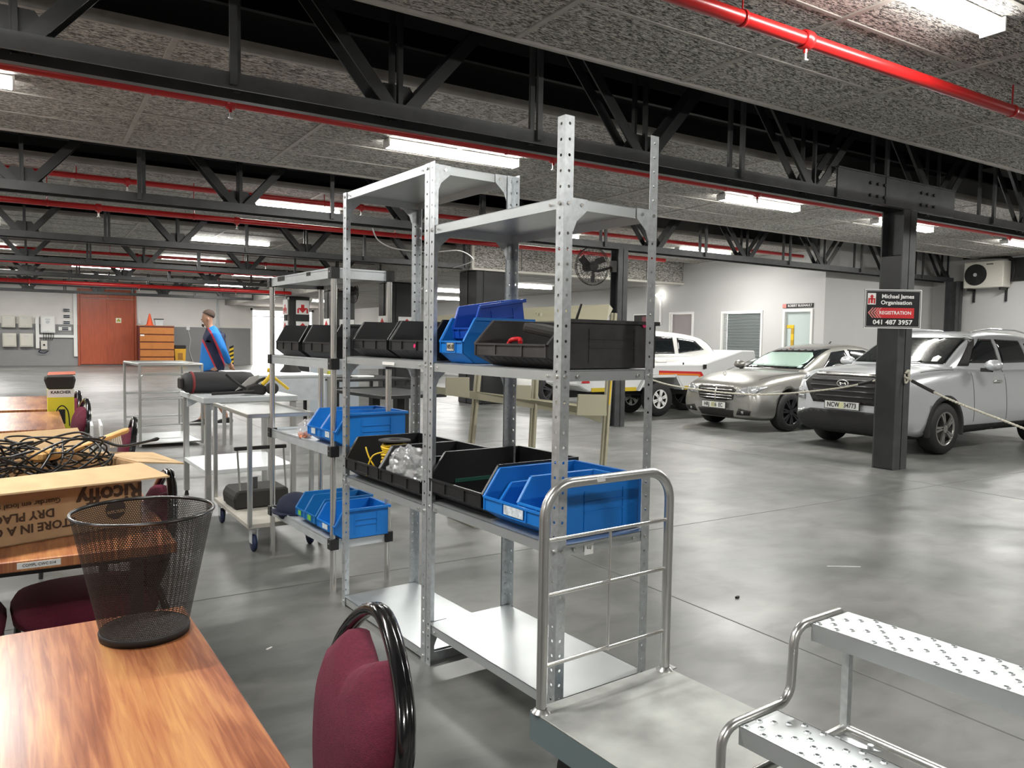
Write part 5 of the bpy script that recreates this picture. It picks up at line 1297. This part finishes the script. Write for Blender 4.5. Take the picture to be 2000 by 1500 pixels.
t = thing('wooden_brush', 'pale wooden handled wire brush resting on the box corner', 'brush', RB(-.04, .29, .235), bang + R(12)); t.rotation_euler.y = R(-13)
MB().prism([(-.12, -.012), (.02, -.014), (.05, -.010), (.08, -.016), (.15, -.014), (.165, 0), (.15, .014), (.08, .014), (.05, .010), (.02, .014), (-.12, .012)], 'z', 0, .016).build('handle', woodh, t, bevel=.004)
b = MB()
for k in range(10): b.cyl((.085 + .008 * (k % 5), -.006 + .012 * (k // 5), 0), (.08 + .009 * (k % 5), -.006 + .012 * (k // 5), -.035), .0035, 5)
b.build('bristle', whitem, t)['kind'] = 'stuff'
# yellow carton with black sacks
t = thing('yellow_carton', 'yellow and white carton stuffed with black sacks standing between the two far tables', 'carton', (.205, 7.39, .001), 0)
MB().bx(-.095, .095, -.09, .09, 0, .92).build('carton_body', mat('lemon yellow print', (.72, .66, .03), .5), t, bevel=.003)
MB().bx(-.0955, .0955, -.0925, -.09, .86, .925).build('white_band', whitem, t)
letters('KARCHER', .032, t, ink, (0, -.0935, .90), (R(90), 0, 0), bold=.001)
b = MB().bx(-.02, .03, -.0925, -.09, .64, .76).tube(smooth_path([(-.04, -.09, .62), (-.03, -.09, .75), (0.01, -.09, .79), (.05, -.09, .74), (.06, -.09, .62)]), .005, 6); b.build('printed_machine', ink, t)
MB().prism([(-.092, .92), (-.12, 1.01), (-.10, 1.04), (.10, 1.04), (.11, 1.0), (.092, .92)], 'y', -.08, .08).build('black_sack', ink, t, bevel=.015)
MB().add([(-.095, .0, 1.04), (.11, .0, 1.045), (.115, .09, 1.065), (-.08, .09, 1.06), (-.095, .005, 1.035), (.11, .005, 1.04), (.115, .095, 1.06), (-.08, .095, 1.055)], [(0, 1, 2, 3), (7, 6, 5, 4), (0, 4, 5, 1), (1, 5, 6, 2), (2, 6, 7, 3), (3, 7, 4, 0)]).build('flap', mat('rust card', (.36, .10, .06), .7), t)

# ------------------------------------------------------------------ trolleys and benches
def tubeframe(t, P, r=.013, name='frame_tube', m=zinc): return MB().tube(P, r, 8).build(name, m, t)
# far tube trolley
t = thing('tube_trolley', 'tall open tube trolley with a pale top behind the chairs', 'trolley', (1.12, 10.3, 0), R(3)); X, Yd, Z = .72, 1.15, 1.02
for x in (0, X):
    for y in (0, Yd): MB().cyl((x, y, 0.02), (x, y, Z), .017, 10).build('post', zinc, t)
MB().bx(-.01, X + .01, -.01, Yd + .01, Z - .005, Z).build('top_panel', galvflat, t)
b = MB()
for y in (0, Yd): b.cyl((0, y, Z), (X, y, Z), .018, 10)
for x in (0, X): b.cyl((x, 0, Z), (x, Yd, Z), .018, 10)
b.build('top_rail', zinc, t)
b = MB().tube([(0, 0, .72)] + arc((.06, 0, .84), .06, 180, 90, 5, (1, 0, 0), (0, 0, 1)) + [(X, 0, .90)], .012, 8)
for z in (.60, .28): b.cyl((0, 0, z), (X, 0, z), .012, 8).cyl((0, Yd, z), (X, Yd, z), .012, 8)
b.cyl((0, 0, .05), (X, 0, .05), .01, 8); b.cyl((0, 0, .05), (0, Yd, .05), .01, 8); b.cyl((X, 0, .05), (X, Yd, .05), .01, 8).cyl((X * .62, 0, .28), (X * .62, 0, .60), .012, 8)
b.build('crossbar', zinc, t)
MB().bx(0, X, 0, Yd, .045, .052).build('lower_shelf', galvflat, t)
# work bench with the tools
t = thing('work_bench', 'grey steel bench with a lower white shelf, topped with garden tools', 'bench', (1.14, 6.28, 0), R(2)); X, Yd, Z = .72, .86, .905
MB().bx(-.02, X, -.03, Yd, Z - .045, Z).build('bench_top', steelp, t, bevel=.004)
for x in (0.02, X - .03):
    for y in (0.01, Yd - .04):
        l = MB().bx(x - .022, x + .022, y - .022, y + .022, .04, Z - .045).build('leg', zinc, t, bevel=.006); MB().cyl((x, y, 0), (x, y, .04), .02, 10, .012).build('foot', ink, l)
MB().bx(.0, X - .02, .0, Yd - .03, .30, .335).build('lower_shelf', whitepan, t, bevel=.003)
for x in (.03, X - .05): MB().prism([(0, Z - .12), (.02, Z - .12), (.14, Z - .05), (0, Z - .05)], 'y', x - .01, x + .01).build('brace', steelp, t)
bz = Z + .001
B0 = V((1.14, 6.28, bz))
t = thing('tool_bag', 'long dark padded bag lying on the grey bench', 'bag', B0 + V((.21, .55, 0)), R(8))
MB().lathe([(0, -.30), (.055, -.30), (.082, -.27), (.088, -.2), (.088, .2), (.08, .27), (.05, .30), (0, .30)], 20, (0, 0, .088), ax='x').build('bag_body', mat('dark grey padding', (.03, .03, .032), .7), t)
MB().lathe([(.09, -.24), (.093, -.235), (.093, -.225), (.09, -.22)], 20, (0, 0, .088), ax='x').build('piping', mat('dull red piping', (.22, .02, .02), .6), t)
MB().bx(-.325, -.30, -.05, .05, .04, .13).build('end_pocket', ink, t, bevel=.01)
t = thing('grass_trimmer', 'black and yellow grass trimmer parts heaped on the bench', 'tool', B0 + V((.42, .22, 0)), R(5))
MB().tube(smooth_path([(-.36, -.08, .02), (-.15, -.08, .025), (-.02, -.06, .03)]), .012, 8).build('shaft', ink, t)
MB().tube(smooth_path([(-.22, .02, .17), (-.12, .0, .08), (-.04, -.02, .05), (.04, 0, .11), (.1, .02, .13)]), .012, 8).build('black_tube', ink, t)
MB().prism([(-.1, .01), (.08, .0), (.11, .06), (.02, .09), (-.06, .07)], 'y', -.05, .03).build('motor_housing', ink, t, bevel=.01)
MB().tube(smooth_path([(.06, -.02, .08), (.12, -.02, .14), (.15, 0, .19), (.12, .02, .2)]), .018, 8).build('yellow_handle', yellow, t)
MB().bar((.14, 0, .16), (.30, .02, .035), .035, .02).build('yellow_arm', yellow, t, bevel=.006)
MB().lathe([(0, -.03), (.045, -.03), (.05, -.02), (.05, .02), (.045, .03), (0, .03)], 18, (.13, -.06, .05), ax='y').build('guard_wheel', ink, t)
MB().prism([(-.14, .03), (.04, .10), (.06, .16), (-.02, .14)], 'y', .04, .05).build('pale_guard', mat('pale grey guard', (.45, .45, .42), .5), t)
# castor trolley
def castor(t, x, y, m=rubber, r=.055):
    c = MB().bx(x - .02, x - .016, y - .03, y + .03, r, .15).bx(x + .016, x + .02, y - .03, y + .03, r, .15).bx(x - .03, x + .03, y - .035, y + .035, .148, .155).build('castor', steelp, t)
    MB().lathe([(0, -.013), (r * .9, -.013), (r, -.006), (r, .006), (r * .9, .013), (0, .013)], 20, (x, y, r), ax='x').build('castor_wheel', m, c)
t = thing('castor_trolley', 'tube trolley on blue castors with a black toolbox on its base', 'trolley', (1.17, 4.99, 0), R(1)); X, Yd, Z = .40, .98, .885
for x in (0, X):
    for y in (0, Yd): MB().bx(x - .014, x + .014, y - .014, y + .014, .16, Z).build('post', zinc, t, bevel=.004)
MB().bx(-.01, X + .01, -.01, Yd + .01, Z - .012, Z - .006).build('top_panel', galvflat, t)
b = MB().bx(-.014, X + .014, -.014, .014, Z - .02, Z + .006).bx(-.014, X + .014, Yd - .014, Yd + .014, Z - .02, Z + .006).bx(-.014, .014, 0, Yd, Z - .02, Z + .006).bx(X - .014, X + .014, 0, Yd, Z - .02, Z + .006)
b.build('top_rail', zinc, t, bevel=.004)
MB().bx(-.014, X + .014, -.014, Yd + .014, .155, .185).build('base', mat('pale worn board', (.42, .40, .35), .6, var=.15, scale=8), t, bevel=.003)
cb = mat('blue castor rubber', (.01, .02, .06), .6)
for x in (.03, X - .0):
    for y in (.03, Yd - .06): castor(t, x, y, cb)
t = thing('black_toolbox', 'black toolbox with a tall folding handle on the castor trolley base', 'toolbox', (1.36, 5.60, .186), R(2))
MB().prism([(-.19, 0), (.19, 0), (.18, .13), (-.17, .13), (-.20, .08)], 'y', -.16, .16).build('case', ink, t, bevel=.012)
b = MB(); b.tube([(-.17, -.13, .12), (-.13, -.13, .12)], .01, 6)
MB().tube([(-.15, -.14, .1), (-.17, -.14, .42)], .007, 8).tube([(.17, -.14, .1), (.15, -.14, .42)], .007, 8).build('handle_rod', zinc, t)
MB().bx(-.19, .17, -.152, -.128, .41, .435).build('handle', ink, t, bevel=.004)
MB().bx(-.05, -.02, -.10, -.08, .13, .21).build('catch', greyst, t)
# steel side table and low cabinet behind
t = thing('steel_table', 'stainless topped table with a plain grey side behind the bench', 'table', (2.12, 8.75, 0), R(3))
MB().bx(-.02, .90, -.02, 1.5, .92, .95).build('table_top', galvflat, t, bevel=.003)
MB().bx(0, .80, -.015, .0, .66, .92).build('side_panel', mat('plain grey panel', (.36, .38, .40), .5, var=.1, scale=9), t)
for x in (.86, .9): MB().bx(x - .02, x + .015, -.01, .03, 0, .92).build('leg', zinc, t)
for x in (.03, ): MB().bx(x - .02, x + .02, 1.42, 1.46, 0, .92).build('leg', zinc, t)
MB().bx(.10, .13, .0, .03, 0, .66).build('leg', zinc, t); MB().bx(.1, .13, 1.42, 1.46, 0, .92).build('leg', zinc, t)
# black tables
t = thing('black_table', 'low black topped pedestal table seen through the chrome shelf unit', 'table', (3.60, 8.50, 0), R(6))
MB().bx(-.42, .42, -.62, .62, .72, .76).build('table_top', blackst, t, bevel=.004); MB().bx(-.05, .05, -.3, -.2, .03, .72).bx(-.05, .05, .3, .4, .03, .72).bx(-.3, .3, -.3, -.2, 0, .03).bx(-.3, .3, .3, .4, 0, .03).build('pedestal', blackst, t)
t = thing('black_table', 'black table with papers on it behind the chrome shelf unit', 'table', (3.75, 10.0, 0), R(4))
MB().bx(-.55, .55, -.6, .6, .83, .86).bx(-.55, .55, -.6, -.57, .70, .76).build('table_top', blackst, t, bevel=.004)
for x in (-.5, .5):
    for y in (-.55, .55): MB().bx(x - .02, x + .02, y - .02, y + .02, 0, .83).build('leg', blackst, t)
T2L = t.location.copy()
for k, (dx, dy, lab) in enumerate(((-.3, -.2, 'folded grey papers on the black table, left'), (.05, -.1, 'white papers on the black table, right'))):
    tag(MB().prism([(-.14, -.1), (.12, -.12), (.15, .08), (-.1, .12)], 'z', 0, .02).build('paper_stack', (greyst, whitem)[k], None, T2L + V((dx, dy, .861)), .3, bevel=.004), lab, 'papers')
tag(MB().bx(-.04, .04, -.04, .04, 0, .07).build('yellow_tub', mat('lime yellow', (.6, .6, .05), .4), None, T2L + V((-.26, .25, .861))), 'small yellow tub on the black table', 'tub')
tag(MB().prism([(-.11, 0), (.11, 0), (.11, .2), (.04, .24), (.04, .28), (-.04, .28), (-.04, .24), (-.11, .2)], 'y', -.07, .07).build('jerrycan', mat('cloudy plastic', (.55, .55, .47), .4), None, T2L + V((-.25, .45, .861)), .2, bevel=.01), 'cloudy plastic jerrycan on the black table', 'canister')
t = thing('funnel', 'black funnel upside down on the steel table', 'funnel', (2.75, 9.6, .951)); MB().lathe([(.13, 0), (.12, .02), (.02, .15), (.012, .26), (.0, .26)], 20).build('cone', ink, t)
t = thing('grey_cabinet', 'pale grey cabinet behind the chrome posts', 'cabinet', (4.25, 12.3, 0), R(10))
MB().bx(-.32, .32, -.25, .25, 0, 1.15).build('body', mat('cool grey', (.38, .42, .46), .5), t, bevel=.01)

# ------------------------------------------------------------------ beige shelving uprights
t = thing('beige_shelving', 'dismantled beige shelving frame standing behind the right rack', 'shelving', (0, 0, 0))
tops = [U(945, 612, Y=5.25), U(1052, 612, Y=5.0), U(1198, 612, Y=4.75)]
bots = [U(905, 1010, z=0), U(1030, 990, z=0), U(1163, 1075, z=0)]
bots = [U(908, 1000, Y=5.1), U(1032, 1000, Y=4.85), U(1168, 1040, Y=4.6)]
for a, c in zip(tops, bots):
    d = (a - c); a2 = c + d * 1.0; c0 = c - d * (c.z / d.z)
    u_ = MB(); u_.bar(c0, a2, .05, .022, up=(0, 1, 0)); u_.bar(c0 + V((0, -.02, 0)), a2 + V((0, -.02, 0)), .022, .03, up=(0, 1, 0)); u_.build('upright', beige, t)
    f = V((c0.x, c0.y, 0)); MB().bx(f.x - .03, f.x + .03, f.y - .22, f.y + .22, 0, .05).build('foot', beige, t)
def quad(name, pts, Ys, th=.012, m=beige, par=None):
    P = [U(x, y, Y=Y) for (x, y), Y in zip(pts, Ys)]; n = len(P)
    b = MB(); b.add(P + [p + V((0, th, 0)) for p in P], [tuple(range(n)), tuple(range(n, 2 * n))[::-1]] + [(i, (i + 1) % n, n + (i + 1) % n, n + i) for i in range(n)])
    return b.build(name, m, par or t)
quad('shelf_panel', [(850, 618), (1010, 602), (1190, 594), (1197, 603), (1185, 626), (1010, 628), (850, 640)], [5.45, 5.1, 4.75, 4.75, 4.7, 5.0, 5.4])
quad('shelf_panel', [(850, 755), (1135, 789), (1175, 800), (1175, 826), (1135, 812), (850, 768)], [5.3, 4.72, 4.6, 4.6, 4.72, 5.3])
quad('shelf_bracket', [(872, 737), (917, 737), (917, 776), (870, 772)], [5.0] * 4)
quad('shelf_bracket', [(1006, 752), (1037, 753), (1037, 782), (1006, 778)], [4.8] * 4)
quad('shelf_bracket', [(1130, 770), (1184, 771), (1185, 812), (1127, 811)], [4.5] * 4)
quad('shelf_bracket', [(865, 866), (914, 863), (914, 885), (864, 880)], [5.0] * 4)
quad('shelf_bracket', [(754, 850), (792, 850), (792, 872), (754, 872)], [5.3] * 4)
MB().cyl(U(1198, 690, Y=4.6), U(1190, 790, Y=4.58), .006, 6).build('yellow_tape', yellow, t)

# ------------------------------------------------------------------ the walking man
def skinned(name, chains, rad, m, parent, lv=2):
    """chains: list of lists of (point, radius); first point of later chains is the index of an existing vertex"""
    vs = []; es = []; rs = []
    for ch_ in chains:
        prev = None
        for it in ch_:
            if isinstance(it, int): prev = it; continue
            vs.append(it[0]); rs.append(it[1] if isinstance(it[1], tuple) else (it[1], it[1])); k = len(vs) - 1
            if prev is not None: es.append((prev, k))
            prev = k
    me = bpy.data.meshes.new(name); me.from_pydata(vs, es, []); o = bpy.data.objects.new(name, me); COL.objects.link(o)
    md = o.modifiers.new('s', 'SKIN'); md.use_smooth_shade = True
    for i, r in enumerate(rs): me.skin_vertices[0].data[i].radius = r
    me.skin_vertices[0].data[0].use_root = True
    s2 = o.modifiers.new('u', 'SUBSURF'); s2.levels = lv; s2.render_levels = lv
    dg = bpy.context.evaluated_depsgraph_get(); dg.update(); r = bpy.data.meshes.new_from_object(o.evaluated_get(dg)); bpy.data.objects.remove(o)
    r.name = name; r.materials.clear(); r.materials.append(m)
    for p in r.polygons: p.use_smooth = True
    q = bpy.data.objects.new(name, r); COL.objects.link(q); q.parent = parent
    return q
man = thing('person', 'person in a blue, navy and red tracksuit jacket strolling with hands clasped behind the back', 'person', (2.40, 12.65, 0), R(-6))
bd = [[((0, 0, .95), .11), ((.02, 0, 1.1), (.10, .09)), ((.03, 0, 1.28), (.13, .09)), ((.02, 0, 1.42), (.12, .08)), ((-.02, 0, 1.50), .062), ((-.05, 0, 1.56), .06), ((-.065, 0, 1.63), (.075, .088)), ((-.06, 0, 1.70), (.078, .092)), ((-.05, 0, 1.75), (.055, .065))],
      [3, ((.05, .17, 1.42), .065), ((.12, .24, 1.18), .046), ((.20, .15, 1.02), .036), ((.26, .05, .95), .028)], [3, ((.05, -.17, 1.42), .065), ((.12, -.24, 1.18), .046), ((.20, -.15, 1.02), .036), ((.27, -.04, .93), .028)],
      [0, ((-.01, .09, .88), .095), ((-.10, .10, .50), .058), ((-.09, .10, .34), .058), ((-.14, .10, .10), .036), ((-.20, .10, .05), .034)], [0, ((.01, -.09, .88), .095), ((.02, -.10, .50), .058), ((.10, -.10, .33), .058), ((.20, -.10, .12), .036), ((.15, -.10, .05), .034)]]
body = skinned('body', bd, 0, skin, man)
for s, hx, hz_ in ((1, .26, .95), (-1, .27, .93)):
    hb = MB(); hb.ball((hx + .02, s * .03, hz_ - .02), (.028, .02, .038), 10)
    for k in range(4): hb.tube([(hx + .02 + k * .011 - .01, s * .03, hz_ - .05), (hx + .03 + k * .011, s * (.03 - .012), hz_ - .085 + .004 * k), (hx + .035 + k * .009, s * (.03 - .03), hz_ - .10 + .006 * k)], [.008, .0075, .006], 6)
    hb.tube([(hx + .0, s * .03, hz_ - .01), (hx - .01, s * .02, hz_ - .045), (hx - .0, s * .005, hz_ - .065)], [.009, .0085, .007], 6)
    hb.build('hand', skin, man)
MB().tube([(-.115, 0, 1.665), (-.15, 0, 1.63), (-.125, 0, 1.618)], [.008, .015, .01], 8).ball((-.06, .078, 1.64), (.018, .01, .03), 8).ball((-.06, -.078, 1.64), (.018, .01, .03), 8).build('face', skin, man)
MB().ball((-.128, .03, 1.665), (.008, .012, .006), 8).ball((-.128, -.03, 1.665), (.008, .012, .006), 8).tube([(-.118, -.035, 1.688), (-.132, -.02, 1.69)], .005, 5).tube([(-.118, .035, 1.688), (-.132, .02, 1.69)], .005, 5).build('eye', ink, man)
hair = mat('cropped dark hair', (.07, .045, .035), .8)
b = MB(); b.ball((-.045, 0, 1.715), (.095, .079, .085), 20); hm = b.build('hair', hair, man)
for v in hm.data.vertices: v.co.z = max(v.co.z, 1.700 - (v.co.x + .05) * .5)
MB().tube([(-.125, 0, 1.565), (-.13, 0, 1.545), (-.12, 0, 1.52)], [.022, .02, .008], 8).tube([(-.138, -.02, 1.602), (-.142, 0, 1.605), (-.138, .02, 1.602)], .005, 5).build('beard', hair, man)
def jacket_mat():
    m = bpy.data.materials.new('tracksuit cloth'); m.use_nodes = True; nt = m.node_tree; N = nt.nodes; L = nt.links; b = N['Principled BSDF']; b.inputs['Roughness'].default_value = .7
    tc = N.new('ShaderNodeTexCoord'); sp = N.new('ShaderNodeSeparateXYZ'); L.new(tc.outputs['Object'], sp.inputs[0])
    ml = N.new('ShaderNodeMath'); ml.operation = 'MULTIPLY_ADD'; ml.inputs[1].default_value = .42; L.new(sp.outputs['Z'], ml.inputs[0]); L.new(sp.outputs['X'], ml.inputs[2])
    r = N.new('ShaderNodeValToRGB'); r.color_ramp.interpolation = 'CONSTANT'; L.new(ml.outputs[0], r.inputs[0]); e = r.color_ramp.elements
    blue = (.012, .20, .62, 1); nv = (.012, .018, .06, 1); rd = (.50, .03, .05, 1)
    e[0].position = 0; e[0].color = blue; e[1].position = .395; e[1].color = rd
    for p_, c_ in ((.425, nv), (.555, rd), (.585, blue), (.70, nv)):
        k = e.new(p_); k.color = c_
    L.new(r.outputs[0], b.inputs['Base Color']); return m
jk = [[((0, 0, .78), (.20, .18)), ((0, 0, .95), (.205, .175)), ((.02, 0, 1.12), (.20, .165)), ((.03, 0, 1.28), (.21, .16)), ((.02, 0, 1.42), (.165, .115)), ((-.015, 0, 1.50), .078), ((-.03, 0, 1.545), .075)],
      [4, ((.05, .18, 1.42), .085), ((.13, .255, 1.18), .068), ((.20, .17, 1.04), .056), ((.235, .10, .99), .045)], [4, ((.05, -.18, 1.42), .085), ((.13, -.255, 1.18), .068), ((.20, -.17, 1.04), .056), ((.24, -.09, .97), .045)]]
skinned('jacket', jk, 0, jacket_mat(), man)
skinned('shorts', [[((0, 0, .92), (.18, .155)), ((0, 0, .84), (.18, .155))], [1, ((-.04, .10, .72), .105), ((-.09, .10, .50), .095)], [1, ((.01, -.10, .72), .105), ((.02, -.10, .50), .095)]], 0, navy, man)
for x, y, tl in ((-.20, .10, 0), (.16, -.10, .03)):
    s = MB().prism([(-.15, 0), (.11, 0), (.115, .05), (.08, .09), (.0, .085), (-.08, .055), (-.15, .035)], 'y', -.045, .045).build('shoe', blackcl, man, (x + .02, y, tl), bevel=.018, seg=2)
